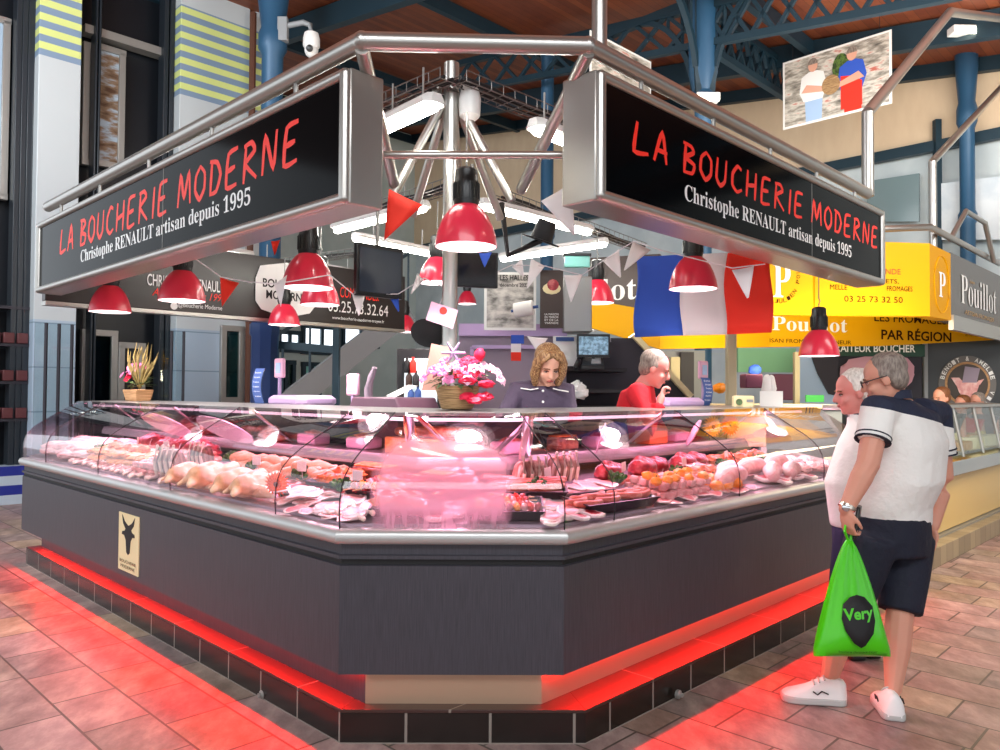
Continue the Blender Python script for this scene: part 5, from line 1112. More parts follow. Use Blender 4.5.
p = atY(577, 262, 6.6); r = thing('emergency_light', 'green emergency light box above the brushed steel cabinet', 'light', tuple(p)); MB().box(p, .22, .06, .1).build('housing', 'teal_glass', r, bev=.01); MB().box(p + UP * .06, .24, .07, .02).build('bracket', 'black_plastic', r)
# hanging photographs high up
r, a, ax, W_, n, h = poster(783, 892, 63, 130, 11.0, 'large hanging photograph of two men holding a basket of vegetables', 'poster_shelves', 'poster_white', -1.06, 'hanging_photograph')
def fig(x, w_, shirt, pants, apron=None):
    q = a + ax * W_ * x + n * .006
    o = lambda pts, m, nm, l: MB().prism([q + ax * (u * W_) + UP * (v_ * h) + n * l for u, v_ in pts], n * .004).build(nm, m, r)
    o([(-.07, .03), (.08, .03), (.09, .38), (-.08, .38)], pants, 'trousers_print', 0); o([(-.09, .32), (.09, .32), (.13, .5), (.1, .7), (.04, .74), (-.04, .74), (-.11, .68), (-.13, .46)], shirt, 'shirt_print', .003)
    o([(-.11, .46), (.12, .40), (.2, .48), (.18, .54), (.1, .48), (-.06, .56)] if x < .5 else [(.11, .46), (-.12, .40), (-.2, .48), (-.18, .54), (-.1, .48), (.06, .56)], 'skin_pale', 'arm_print', .008)
    if apron: o([(-.1, .08), (.09, .08), (.09, .42), (.0, .52), (-.1, .55)], apron, 'apron_print', .006)
    o([(.045 * math.cos(t), .82 + .09 * math.sin(t)) for t in [i * math.pi / 8 for i in range(16)]], 'skin_pale', 'face_print', .006); o([(.047 * math.cos(t), .84 + .09 * math.sin(t)) for t in [i * math.pi / 8 for i in range(9)]], 'hair_grey', 'hair_print', .008)
fig(.30, 0, 'poster_white', 'pale_blue'); fig(.66, 0, 'flag_blue', 'flag_red', 'flag_red')
MB().prism([a + ax * W_ * (.47 + .085 * math.cos(t)) + UP * h * (.47 + .14 * math.sin(t)) + n * .016 for t in [i * math.pi / 8 for i in range(16)]], n * .004).build('basket_print', 'basket', r); MB().prism([a + ax * W_ * (.56 + .08 * math.cos(t)) + UP * h * (.68 + .2 * math.sin(t)) + n * .004 for t in [i * math.pi / 8 for i in range(16)]], n * .004).build('vegetable_print', 'poster_veg', r)
for f_ in (.1, .9): q = a + ax * W_ * f_ + UP * h; MB().tube([q, V((q.x, q.y, zroof(q)))], .004, 4).build('cord', 'cable', r)
r, a, ax, W_, n, h = poster(590, 651, 30, 118, 9.5, 'hanging photograph half hidden behind the right steel rail', 'poster_shelves', 'poster_white', .9, 'hanging_photograph')
# right wall extras
o = struct(MB().prism([onN(868, 222, uR, GD - .03), onN(920, 222, uR, GD - .03), onN(920, 174, uR, GD - .03), onN(868, 182, uR, GD - .03)], uR * -.06).build('window_8', mat('grey_pane', '6f8488', .15)))
g = MB(); p = onN(936, 195, uR, GD - .05)
noisy('upper_tiles', [(.4, 'c2ced6'), (.6, 'd8e0e4')], 2, .4)
p_ = [onN(942, 240, uR, GD - .06), onN(1010, 240, uR, GD - .06), onN(1010, 176, uR, GD - .06), onN(942, 184, uR, GD - .06)]; struct(MB().prism(p_, uR * -.05).build('wall_right_tiles', 'upper_tiles'))
q0 = onN(937, 120, uR, GD - .1); q1 = onN(937, 290, uR, GD - .1); struct(MB().bar(q0, V((q0.x, q0.y, 1)), .09, .09).build('trim_3', 'blue_iron_dark'))

# ------------------------------------------------------------------ meat and display goods
rnd = random.Random(21)
def deck_frame(mod, s, d, turn, z=None, tilt=.16):
    p = deck(mod, s, d, z); x, y = {'L': (-uL, -nL), 'R': (uR, -nR), 'C': (V((1, 0, 0)), V((0, 1, 0)))}[mod]
    if z is not None: tilt = 0
    y2 = (y + UP * tilt).normalized(); z_ = x.cross(y2); Mx = Matrix((x, y2, z_)).transposed() @ Matrix.Rotation(turn, 3, 'Z')
    return p, Mx.to_euler()
PROTO = {}
class Kind:
    def __init__(s, root): s.root = root; s.used = False
    def put(s, mod, t, d, label, group, turn=0, sc=1, z=None, lift=0):
        s0 = {'L': SL0, 'R': SR0, 'C': 0}[mod]; p, e = deck_frame(mod, s0 + t, d, turn, z); p = p + UP * lift
        scl = sc if isinstance(sc, tuple) else (sc, sc, sc)
        if not s.used: o = s.root; s.used = True; o.location = p; o.rotation_euler = e; o.scale = scl; o['label'] = label; o['group'] = group
        else: o = dup(s.root, p, e, scl, label, group)
        return o
def kind(name, cat): return thing(name, 'x', cat)
def blob(mb, c, rx, ry, rz, bump=.25, seed=0, n=14, k=9): return mb.ell(c, rx, ry, rz, n=n, k=k, bump=bump, bs=9, seed=seed)
K = {}
def chop(key, m, L_=.09, W_=.06, th=.022, seed=0, bone=False, name='meat_chop', cat='meat'):
    t = kind(name, cat); r2 = random.Random(seed); ring = []
    for i in range(20):
        a = i * math.pi / 10; k = 1 + .18 * math.sin(2 * a + seed) + .1 * math.sin(3 * a + 2 * seed); ring.append((math.cos(a) * L_ * k, math.sin(a) * W_ * k))
    R_ = lambda s, z: [V((x * s, y * s, z + .006 * math.sin(x * 40 + seed))) for x, y in ring]
    MB().rings([R_(.85, 0), R_(.96, th * .3), R_(.96, th * .8), R_(.85, th)]).build('lean', m, t)
    MB().rings([R_(.93, .001), R_(1.06, th * .3), R_(1.06, th * .8), R_(.9, th + .001), R_(.85, th - .004)], cap=False).build('fat_edge', 'fat', t)
    if bone: MB().capsule([(L_ * .7, 0, th * .5), (L_ * 1.7, W_ * .4, th * .5)], .011, 8).build('bone', 'bone', t)
    K[key] = Kind(t)
chop('steak', 'beef', .1, .065, .026, 1, name='beef_steak'); chop('porkchop', 'pork', .085, .06, .024, 2, True, name='pork_chop'); chop('veal', 'veal', .1, .07, .012, 3, name='veal_slice'); chop('lambchop', 'ribmeat', .05, .035, .022, 4, True, name='lamb_chop'); chop('ham', 'ham', .09, .07, .008, 5, name='ham_slice')
t = kind('plucked_chicken', 'poultry'); g = MB(); g.ell((0, 0, .07), .125, .085, .075); g.ell((.07, 0, .075), .08, .08, .068)
for sy in (-1, 1): g.capsule([(-.05, sy * .06, .07), (-.12, sy * .085, .085), (-.17, sy * .05, .07)], [.045, .035, .018]); g.capsule([(.09, sy * .075, .07), (.05, sy * .115, .06), (.1, sy * .13, .045)], [.024, .018, .012])
g.capsule([(.13, 0, .07), (.19, .02, .06)], [.03, .02]); g.build('body', 'poultry', t, remesh=.009, smth=3); K['chicken'] = Kind(t)
t = kind('chicken_leg', 'poultry'); MB().capsule([(0, 0, .035), (.07, .01, .04), (.13, .0, .03), (.17, -.01, .025)], [.035, .042, .026, .012]).build('thigh', 'poultry', t); MB().capsule([(.16, -.008, .025), (.2, -.015, .025)], [.009, .011]).build('bone', 'bone', t); K['leg'] = Kind(t)
t = kind('rib_roast', 'meat'); g = MB(); g.rings([[V((x, y * (1 - .1 * abs(x) / .1), z)) for y, z in ((-.06, 0), (.06, 0), (.07, .1), (.05, .18), (-.01, .2), (-.06, .14))] for x in (-.12, -.06, 0, .06, .12)]); g.build('joint', 'ribmeat', t, sub=1)
for k in range(4): MB().capsule([(-.09 + k * .06, -.055, .03), (-.09 + k * .06, -.06, .12), (-.09 + k * .06, -.02, .215)], .011, 8).build('rib_bone', 'bone', t)
K['rib'] = Kind(t)
t = kind('meat_loin', 'meat'); g = MB(); g.capsule([(-.17, 0, .05), (-.06, .012, .052), (.06, -.008, .053), (.17, 0, .048)], [.045, .052, .052, .043], 14); g.build('lean', 'pork', t); g = MB(); g.capsule([(-.17, .012, .062), (-.06, .024, .064), (.06, .006, .065), (.17, .012, .06)], [.04, .047, .047, .038], 14); g.build('fat_cap', 'fat', t); K['loin'] = Kind(t)
t = kind('roast_joint', 'meat'); blob(MB(), (0, 0, .06), .12, .075, .065, .35, 3).build('joint', 'beef', t); g = MB()
for k in range(4): x = -.07 + k * .047; g.tube([V((x, math.cos(a) * .074 * (1 - abs(x) * 2.2), .06 + math.sin(a) * .066 * (1 - abs(x) * 2.2))) for a in [i * math.pi / 8 for i in range(17)]], .0025, 5)
g.build('string', 'string', t); K['roast'] = Kind(t)
t = kind('fresh_sausage', 'sausage'); MB().capsule([(-.085, .012, .018), (-.03, -.01, .019), (.03, -.012, .019), (.085, .01, .018)], [.015, .018, .018, .015], 10).build('link', 'sausage', t); K['saus'] = Kind(t)
t = kind('dry_sausage', 'sausage'); MB().capsule([(-.12, 0, .03), (0, .006, .031), (.12, 0, .03)], [.026, .03, .026], 12).build('link', 'charcuterie', t); g = MB(); g.tube([(.14, 0, .03), (.17, .01, .02)], .003, 5); g.build('string', 'string', t); K['dry'] = Kind(t)
t = kind('diced_meat', 'meat'); g = MB(); g.box((0, 0, .02), .042, .038, .036); g.build('piece', 'pork', t, bev=.008); K['dice'] = Kind(t)
t = kind('marinated_piece', 'meat'); blob(MB(), (0, 0, .025), .06, .042, .03, .5, 7).build('piece', 'marinade', t); K['mari'] = Kind(t)
t = kind('breaded_cutlet', 'meat'); blob(MB(), (0, 0, .02), .07, .05, .02, .4, 9).build('piece', 'breaded', t); K['bread'] = Kind(t)
t = kind('meat_skewer', 'skewer'); MB().tube([(-.14, 0, .025), (.14, 0, .025)], .003, 6).build('stick', 'skewer', t)
for k in range(5): blob(MB(), (-.08 + k * .038, 0, .025), .019, .024, .023, .4, k).build('chunk', ('beef', 'pepper_orange', 'pork', 'pepper_red', 'beef')[k], t, bev=0)
K['skew'] = Kind(t)
t = kind('meat_tray', 'tray'); P = lambda w_, h_, z: [V((sx * w_, sy * h_, z)) for sx, sy in ((-1, -1), (1, -1), (1, 1), (-1, 1))]
MB().rings([P(.16, .10, 0), P(.18, .12, .045), P(.185, .125, .045), P(.185, .125, .05), P(.175, .115, .05), P(.155, .095, .012)]).build('body', 'tray_black', t); K['tray'] = Kind(t)
t = kind('meat_slab', 'meat'); blob(MB(), (0, 0, .03), .15, .07, .03, .35, 12, 18, 9).build('lean', 'pork', t); blob(MB(), (0, .012, .037), .14, .06, .028, .35, 12, 18, 9).build('fat_cap', 'fat', t); K['slab'] = Kind(t)
t = kind('terrine', 'terrine'); MB().box((0, 0, .04), .2, .09, .08).build('block', 'charcuterie', t, bev=.012); MB().box((0, 0, .084), .18, .075, .012).build('glaze', 'marinade', t, bev=.005); K['terr'] = Kind(t)
t = kind('pepper_half', 'pepper'); blob(MB(), (0, 0, .028), .042, .038, .03, .3, 2).build('flesh', 'pepper_orange', t); MB().capsule([(0, 0, .05), (.004, 0, .066)], .004, 6).build('stem', 'parsley', t); K['pep'] = Kind(t)
t = kind('parsley_sprig', 'garnish'); g = MB(); r2 = random.Random(3)
for k in range(22): v = V((r2.uniform(-1, 1), r2.uniform(-1, 1), r2.uniform(.2, 1.2))) * .035; g.capsule([(0, 0, .005), v * .6 + V((0, 0, .01)), v + V((0, 0, .012))], [.002, .008, .011], 5)
g.build('leaves', 'parsley', t); K['pars'] = Kind(t)
t = kind('price_tag', 'tag'); MB().prism([(-.035, 0, .05), (.035, 0, .05), (.035, .01, .1), (-.035, .01, .1)], (0, .002, 0)).build('card', 'card_white', t); MB().tube([(0, .003, 0), (0, .004, .055)], .003, 6).build('spike', 'steel_dull', t); K['tag'] = Kind(t)
def gerbera(key, m):
    t = kind('gerbera_flower', 'flower'); g = MB()
    for L_, z, n_ in ((.075, .0, 20), (.06, .008, 16)):
        for k in range(n_):
            a = 2 * math.pi * k / n_ + L_ * 9; d = V((math.cos(a), 0, math.sin(a))); e = V((-math.sin(a), 0, math.cos(a))); o = V((0, -z, .09)); y = V((0, -1, 0))
            g.add([o, o + d * L_ * .55 + e * .011 + y * .008, o + d * L_ - y * .004, o + d * L_ * .55 - e * .011 + y * .008, o + d * L_ * .6 + y * .014], [(0, 1, 4), (1, 2, 4), (2, 3, 4), (3, 0, 4)])
    g.build('petals', m, t, smooth=False); MB().ell((0, -.014, .09), .014, .01, .014).build('eye', 'flower_eye', t); MB().tube([(0, 0, .09), (0, .03, .03), (0, .04, 0)], .004, 6).build('stem', 'leaf_green', t); K[key] = Kind(t)
gerbera('gerb', 'petal_orange'); gerbera('gerby', 'petal_yellow')
t = kind('chopping_board', 'board'); MB().box((0, 0, .045), .4, .2, .09).build('block', 'board_wood', t, bev=.008); K['board'] = Kind(t)
t = kind('wrapped_pack', 'pack'); MB().box((0, 0, .035), .2, .13, .07).build('tray', 'pink_plastic', t, bev=.015); blob(MB(), (0, 0, .07), .08, .05, .02, .4, 6).build('meat', 'mince', t); K['pack'] = Kind(t)
t = kind('orange_box', 'box'); MB().box((0, 0, .045), .22, .12, .09).build('box', mat('box_orange', 'e0703c', .5), t, bev=.006); K['obox'] = Kind(t)
def fill(key, mod, t0, t1, d0, d1, step, dstep, label, group, turn=None, sc=(.9, 1.1), lift=0, layers=1, z=None, jit=.35):
    for l in range(layers):
        d = d0 + l * dstep * .3
        while d <= d1 + 1e-6:
            t = t0 + (l % 2) * step * .5
            while t <= t1:
                K[key].put(mod, t + rnd.uniform(-jit, jit) * step, d + rnd.uniform(-.2, .2) * dstep, label, group, rnd.uniform(-3.14, 3.14) if turn is None else turn + rnd.uniform(-.25, .25), rnd.uniform(*sc), z, lift + l * .04 + rnd.uniform(0, .006)); t += step
            d += dstep
# left wing, from the corner outwards
fill('porkchop', 'L', .10, .44, .12, .26, .12, .13, 'pale pork chop at the corner end of the left wing', 'pork chops left', -.6)
K['tray'].put('L', .22, .42, 'black tray of skewers at the corner end of the left wing', 'trays', .1)
fill('skew', 'L', .1, .3, .39, .47, .09, .08, 'meat skewer in the black tray at the corner end of the left wing', 'skewers left', 1.2, lift=.03)
K['tray'].put('L', .62, .44, 'black tray of marinated pieces near the corner of the left wing', 'trays', .05)
fill('mari', 'L', .52, .74, .38, .5, .09, .09, 'orange marinated piece in the black tray on the left wing', 'marinated pieces left', lift=.03)
K['gerb'].put('L', .74, .13, 'orange gerbera flower standing among meat on the left wing', 'gerberas', .6, .95)
fill('veal', 'L', .46, .8, .14, .28, .09, .12, 'pale folded veal slice beside the orange gerbera', 'veal slices left', sc=(.6, .8), layers=2)
fill('chicken', 'L', .95, 1.95, .15, .3, .26, .2, 'plucked chicken in the poultry section of the left wing', 'chickens', -1.2, (.85, 1.05)); fill('leg', 'L', .9, 1.9, .42, .52, .15, .1, 'raw chicken leg behind the whole chickens', 'chicken legs', .5, (.8, 1), layers=2)
K['rib'].put('L', 2.12, .16, 'dark standing rib roast at the front of the left wing', 'rib roasts', .2, .95); K['rib'].put('L', 2.12, .36, 'dark standing rib roast behind the front one on the left wing', 'rib roasts', .1, .85)
fill('dice', 'L', 2.28, 2.62, .1, .34, .05, .055, 'pink diced meat beside the standing rib roast', 'diced meat left', layers=2)
fill('bread', 'L', 2.7, 3.75, .2, .42, .12, .1, 'orange brown breaded piece on the outer half of the left wing', 'breaded pieces', layers=2)
fill('lambchop', 'L', 2.65, 3.9, .10, .12, .1, .1, 'small dark lamb chop along the front edge of the left wing', 'lamb chops', -.9)
fill('slab', 'L', 3.85, 4.7, .15, .45, .2, .16, 'pale fat covered slab at the far end of the left wing', 'fat slabs', .3, layers=2)
fill('roast', 'L', 2.35, 3.6, .54, .56, .24, .1, 'tied roast joint at the back of the left wing', 'roasts left', .2); fill('saus', 'L', 2.3, 2.7, .4, .52, .12, .04, 'fresh sausage behind the diced meat on the left wing', 'sausages left', .2, layers=2)
fill('slab', 'L', 3.7, 4.6, .56, .58, .24, .1, 'pale slab against the rear of the far left end', 'rear slabs', .1)
for t, d in ((.45, .3), (.95, .38), (1.5, .4), (2.0, .5), (3.0, .48), (3.8, .3)): K['pars'].put('L', t, d, 'green parsley sprig tucked among meat on the left wing', 'parsley left', t, 1.2, lift=.02)
for t, d in ((.35, .34), (.9, .36), (1.4, .36), (2.3, .38), (2.9, .44), (3.5, .46)): K['tag'].put('L', t, d, 'white price tag spiked among meat on the left wing', 'price tags left', rnd.uniform(-.3, .3), lift=.03)
Z2 = 1.166
K['board'].put('L', .42, .80, 'thick wooden chopping board on the rear shelf of the left wing', 'boards', 0, z=Z2)
for t in (.95, 1.5): K['pack'].put('L', t, .8, 'pink wrapped pack on the rear shelf of the left wing', 'packs left', 0, z=Z2)
fill('dry', 'L', .25, .55, .76, .84, .16, .06, 'dark dry sausage lying on the thick chopping board', 'dry sausages', .1, z=Z2, lift=.09)
fill('dry', 'L', 1.8, 2.4, .75, .85, .28, .08, 'dark dry sausage on the rear shelf behind the chickens', 'rear dry sausages', 0, z=Z2, layers=2); fill('roast', 'L', 2.7, 3.5, .8, .8, .28, .1, 'brown joint on the rear shelf at the outer left', 'rear joints', .2, (1, 1.2), z=Z2)
fill('ham', 'L', .02, .5, .07, .08, .1, .1, 'pink slice along the front edge at the corner end of the left wing', 'front slices left', layers=2, sc=(.6, .8)); fill('steak', 'L', .5, .95, .3, .33, .13, .1, 'red steak between the veal slices and the orange marinated pieces', 'steaks left'); fill('leg', 'L', .95, 2.0, .08, .09, .17, .1, 'raw chicken leg along the front edge before the whole chickens', 'front chicken legs', .3, (.7, .85))
fill('terr', 'L', .1, .8, .57, .58, .27, .1, 'brown terrine block against the rear of the left wing near the corner', 'terrines left', 0); fill('lambchop', 'L', 2.0, 2.6, .09, .1, .1, .1, 'dark lamb chop in front of the standing rib roast', 'front lamb chops', -.9)
fill('mari', 'L', 3.0, 3.6, .3, .34, .13, .1, 'reddish marinated piece lying over the breaded pieces', 'marinated outer', lift=.06)
# corner
K['tray'].put('C', -.38, .2, 'black tray at the left of the fogged corner section', 'trays', 0, .9); K['tray'].put('C', .06, .17, 'black tray of skewers behind the fogged glass', 'trays', 0, .95); K['tray'].put('C', -.2, .48, 'black tray at the rear of the fogged corner', 'trays', 0); K['tray'].put('C', .2, .46, 'second black tray at the rear of the fogged corner, on the right', 'trays', 0, .9)
fill('mari', 'C', -.5, -.26, .15, .26, .09, .07, 'orange marinated piece in the left tray of the fogged corner', 'marinated corner', lift=.03); fill('skew', 'C', 0, .12, .1, .24, .12, .045, 'meat skewer behind the fogged corner glass', 'skewers corner', .1, (.75, .85), lift=.03)
fill('steak', 'C', -.15, -.1, .12, .3, .14, .12, 'red steak in the middle of the fogged corner', 'steaks corner'); fill('dice', 'C', -.3, -.08, .42, .56, .05, .05, 'diced meat in the rear tray of the fogged corner', 'diced corner', lift=.03, layers=2); fill('saus', 'C', .1, .3, .4, .54, .14, .035, 'fresh sausage in the right rear tray of the fogged corner', 'sausages corner', .1, lift=.03)
fill('pep', 'C', -.45, -.15, .33, .36, .1, .1, 'orange pepper half in the fogged corner', 'peppers corner', sc=(.6, .8))
K['board'].put('C', -.3, .82, 'wooden chopping board on the rear shelf at the corner', 'boards', 0, .8, z=Z2)
# right wing
K['tray'].put('R', .52, .14, 'long black tray of sausages at the start of the right wing', 'trays', -.05, (1.5, .8, 1)); fill('saus', 'R', .3, .76, .1, .17, .15, .035, 'fresh sausage in the long black tray on the right wing', 'sausages right', .05, lift=.025)
fill('porkchop', 'R', .05, .2, .1, .32, .12, .11, 'pork chop beside the fogged corner on the right wing', 'pork chops right', .4)
fill('veal', 'R', .3, .8, .3, .42, .12, .1, 'pale veal slice behind the long black tray', 'veal slices right', sc=(.7, .9), layers=2); K['rib'].put('R', .32, .5, 'rib roast at the back of the right wing near the corner', 'rib roasts', -.2, .8); K['rib'].put('R', .62, .54, 'rib roast behind the pale veal slices on the right wing', 'rib roasts', -.1, .8)
fill('dice', 'R', .9, 1.42, .1, .3, .048, .05, 'pink diced meat at the middle of the right wing', 'diced meat right', layers=2)
fill('pep', 'R', .92, 1.4, .13, .2, .11, .07, 'orange pepper half on the diced meat of the right wing', 'peppers right', lift=.07, sc=(.7, .9)); fill('pep', 'R', 1.5, 1.72, .1, .2, .085, .085, 'orange pepper half beside the diced meat', 'peppers beside dice', sc=(.9, 1.1))
fill('loin', 'R', 1.85, 2.7, .14, .3, .34, .13, 'long pink loin on the right wing near the customers', 'loins right', .25, (.9, 1.05)); fill('steak', 'R', 2.2, 2.7, .1, .12, .14, .1, 'red steak along the front edge of the right wing', 'steaks right')
fill('roast', 'R', .95, 1.9, .46, .5, .23, .1, 'tied roast joint at the middle of the right wing', 'roasts right', .1, (.8, 1)); K['tray'].put('R', 1.7, .4, 'black tray of ham slices on the right wing', 'trays', 0)
fill('ham', 'R', 1.6, 1.8, .36, .44, .08, .08, 'pink ham slice in the black tray on the right wing', 'ham slices', lift=.03, layers=2, sc=(.7, .8)); fill('mari', 'R', 2.0, 2.7, .42, .54, .12, .1, 'orange marinated piece behind the long pink loins', 'marinated right', layers=2)
fill('slab', 'R', 2.85, 3.4, .15, .45, .22, .16, 'pale slab at the far end of the right wing', 'slabs right', .2); 
for t, d in ((.25, .38), (.85, .34), (1.45, .32), (2.05, .36), (2.6, .36)): K['pars'].put('R', t, d, 'green parsley sprig tucked among meat on the right wing', 'parsley right', t, 1.2, lift=.02); K['tag'].put('R', t + .12, d + .04, 'white price tag spiked among meat on the right wing', 'price tags right', rnd.uniform(-.3, .3), lift=.03)
fill('steak', 'R', .02, .34, .08, .1, .12, .1, 'red steak along the front edge at the start of the right wing', 'front steaks right', sc=(.7, .85)); fill('ham', 'R', .85, 1.9, .07, .08, .11, .1, 'pink slice along the front edge in the middle of the right wing', 'front slices right', sc=(.6, .75)); fill('mari', 'R', 1.45, 1.8, .26, .3, .1, .06, 'orange marinated piece behind the orange pepper halves', 'marinated middle', layers=2); fill('saus', 'R', .85, 1.4, .38, .42, .16, .035, 'fresh sausage between the diced meat and the roast joints', 'sausages middle right', .1)
K['obox'].put('R', 1.86, .78, 'orange box on the rear shelf of the right wing', 'boxes', 0, z=Z2); K['gerb'].put('R', 2.72, .66, 'orange gerbera flower on the rear shelf by the customers', 'gerberas', -.5, 1.2, z=Z2); K['gerby'].put('R', 2.5, .68, 'yellow gerbera flower beside the orange one by the customers', 'gerberas', -.5, 1.1, z=Z2)
for t in (.5, 1.3, 2.2): K['pack'].put('R', t, .8, 'pink wrapped pack on the rear shelf of the right wing', 'packs right', 0, z=Z2)
K['terr'].put('R', .95, .8, 'brown terrine block on the rear shelf of the right wing', 'terrines', 0, z=Z2)

# ------------------------------------------------------------------ people
def unit(v): return V(v).normalized()
def head_axes(fwd, up=(0, 0, 1)):
    f = unit(fwd); r = f.cross(V(up)).normalized(); u = r.cross(f); return r, f, u
def head(mb, c, ax, k=1.0):
    r, f, u = ax; A = (r, f, u); P = lambda a, b, z: c + r * a * k + f * b * k + u * z * k
    mb.ell(P(0, -.012, .035), .076 * k, .097 * k, .086 * k, A, 18, 12); mb.ell(P(0, .025, -.04), .060 * k, .068 * k, .078 * k, A, 16, 10)
    mb.ell(P(0, .066, -.098), .026 * k, .022 * k, .02 * k, A); mb.ell(P(0, .074, .022), .05 * k, .016 * k, .012 * k, A)
    mb.capsule([P(0, .088, .012), P(0, .108, -.026)], [.009 * k, .015 * k], 8)
    for s in (-1, 1):
        mb.ell(P(s * .077, -.01, -.012), .010 * k, .022 * k, .033 * k, A, 10, 6); mb.ell(P(s * .036, .062, -.035), .026 * k, .022 * k, .024 * k, A)
    mb.ell(P(0, .084, -.062), .024 * k, .012 * k, .014 * k, A)
def face(c, ax, parent, k=1.0, lips=True):
    r, f, u = ax; P = lambda a, b, z: c + r * a * k + f * b * k + u * z * k
    for s in (-1, 1):
        e = MB().ell(P(s * .032, .077, .0), .0125 * k, .007 * k, .0055 * k, ax, 10, 6).build('eye', 'eye_white', parent); MB().ell(P(s * .032, .0815, -.001), .0065 * k, .004 * k, .0055 * k, ax, 8, 6).build('iris', 'eye_dark', e); MB().capsule([P(s * .046, .075, .002), P(s * .032, .0835, .006), P(s * .018, .081, .003)], .0042 * k, 6).build('eyelid', 'lash_brown', parent)
        MB().capsule([P(s * .05, .078, .02), P(s * .032, .088, .025), P(s * .014, .089, .021)], .0035 * k, 6).build('eyebrow', 'hair_brown', parent)
    if lips: MB().ell(P(0, .094, -.062), .022 * k, .006 * k, .008 * k, ax, 10, 6).build('lips', 'lips', parent)
def short_hair(c, ax, parent, m, k=1.0, back=.0):
    r, f, u = ax; P = lambda a, b, z: c + r * a * k + f * b * k + u * z * k; g = MB()
    g.ell(P(0, -.032, .05), .082 * k, .093 * k, .082 * k, ax, 20, 12, bump=.06, seed=3); g.ell(P(0, -.055, -.005), .072 * k, .058 * k, .07 * k, ax, 16, 10, bump=.06)
    for s in (-1, 1): g.ell(P(s * .07, -.018, .02), .014 * k, .035 * k, .035 * k, ax, 10, 6)
    g.build('hair', m, parent, remesh=.008, smth=2)
def torso(mb, rows, n=20):
    """rows: (centre, half width, half depth, right, forward)"""
    mb.rings([[V(c) + V(r).normalized() * (math.copysign(abs(math.cos(a)) ** .85, math.cos(a)) * w_) + V(f).normalized() * (math.copysign(abs(math.sin(a)) ** .85, math.sin(a)) * d_) for a in [i * 2 * math.pi / n for i in range(n)]] for c, w_, d_, r, f in rows])
def hand(mb, wrist, palm, n_, curl, thumb, k=1.0):
    """palm: direction of the fingers; n_: palm normal (curl direction); thumb side vector"""
    w_, d, n_, t = V(wrist), unit(palm), unit(n_), unit(thumb)
    mb.ell(w_ + d * .045 * k, .042 * k, .05 * k, .017 * k, (t, d, n_), 12, 8)
    for i, (off, L_) in enumerate(((.03, .07), (.01, .078), (-.01, .073), (-.029, .058))):
        b = w_ + d * .08 * k + t * off * k; p1 = b + (d * math.cos(curl * .5) + n_ * math.sin(curl * .5)) * L_ * .45 * k
        p2 = p1 + (d * math.cos(curl * 1.3) + n_ * math.sin(curl * 1.3)) * L_ * .35 * k; p3 = p2 + (d * math.cos(curl * 2.0) + n_ * math.sin(curl * 2.0)) * L_ * .28 * k
        mb.capsule([b - d * .02 * k, b, p1, p2, p3], [.009 * k, .0092 * k, .0088 * k, .0082 * k, .0072 * k], 8)
    b = w_ + d * .03 * k + t * .036 * k; p1 = b + (d * .6 + t * .6 + n_ * .3).normalized() * .035 * k; p2 = p1 + (d * .8 + n_ * .7).normalized() * .03 * k
    mb.capsule([w_ + d * .015 * k + t * .02 * k, b, p1, p2], [.014 * k, .012 * k, .010 * k, .0085 * k], 8)
def shoe(heel, toe, parent, name='shoe', w_=.054, m='white_shoe'):
    heel, toe = V(heel), V(toe); d = toe - heel; L_ = d.length; d.normalize(); x = d.cross(UP).normalized()
    prof = [(-.01, .55, .10), (.03, .8, .118), (.12, .92, .122), (.25, .94, .118), (.36, .95, .122), (.48, 1.0, .104), (.62, 1.08, .08), (.78, 1.1, .064), (.9, .98, .055), (.97, .72, .046), (1.0, .4, .036)]
    r_ = []
    for t, ww, h in prof:
        c = heel + d * (t * L_); r_.append([c + x * (math.copysign(abs(math.cos(a)) ** .7, math.cos(a)) * w_ * ww * (1 - .35 * max(0, math.sin(a)) ** 2 * (t < .5))) + UP * (.02 + max(0, math.sin(a)) ** .8 * (h - .02)) for a in [i * math.pi / 12 for i in range(13)]])
    o = MB().rings(r_).build(name, m, parent, angle=80)
    pts = [(t, ww) for t, ww, h in prof]; ol = [heel + d * (t * L_ * 1.02) + x * (w_ * ww * 1.08) for t, ww in pts] + [heel + d * (t * L_ * 1.02) - x * (w_ * ww * 1.08) for t, ww in reversed(pts)]
    MB().prism([p + UP * .001 for p in ol], UP * .034).build('sole', 'shoe_grey' if m == 'white_shoe' else m, o, bev=.008)
    g = MB()
    for t in (.34, .42, .5): c = heel + d * (t * L_) + UP * (.129 - (t - .34) * .15); g.tube([c - x * .03 - UP * .012, c, c + x * .03 - UP * .012], .0045, 5)
    g.build('laces', 'shoe_grey', o)
    g = MB(); c = heel + d * L_ * .45 + x * w_ * 1.0 + UP * .05
    for sx in (-1, 1):
        c = heel + d * L_ * .40 + x * sx * w_ * 1.03 + UP * .06; g.tube([c - d * .03, c + UP * .012, c + d * .02 - UP * .006, c + d * .04 + UP * .008], .0035, 5)
    g.build('side_mark', 'black_matte', o); return o

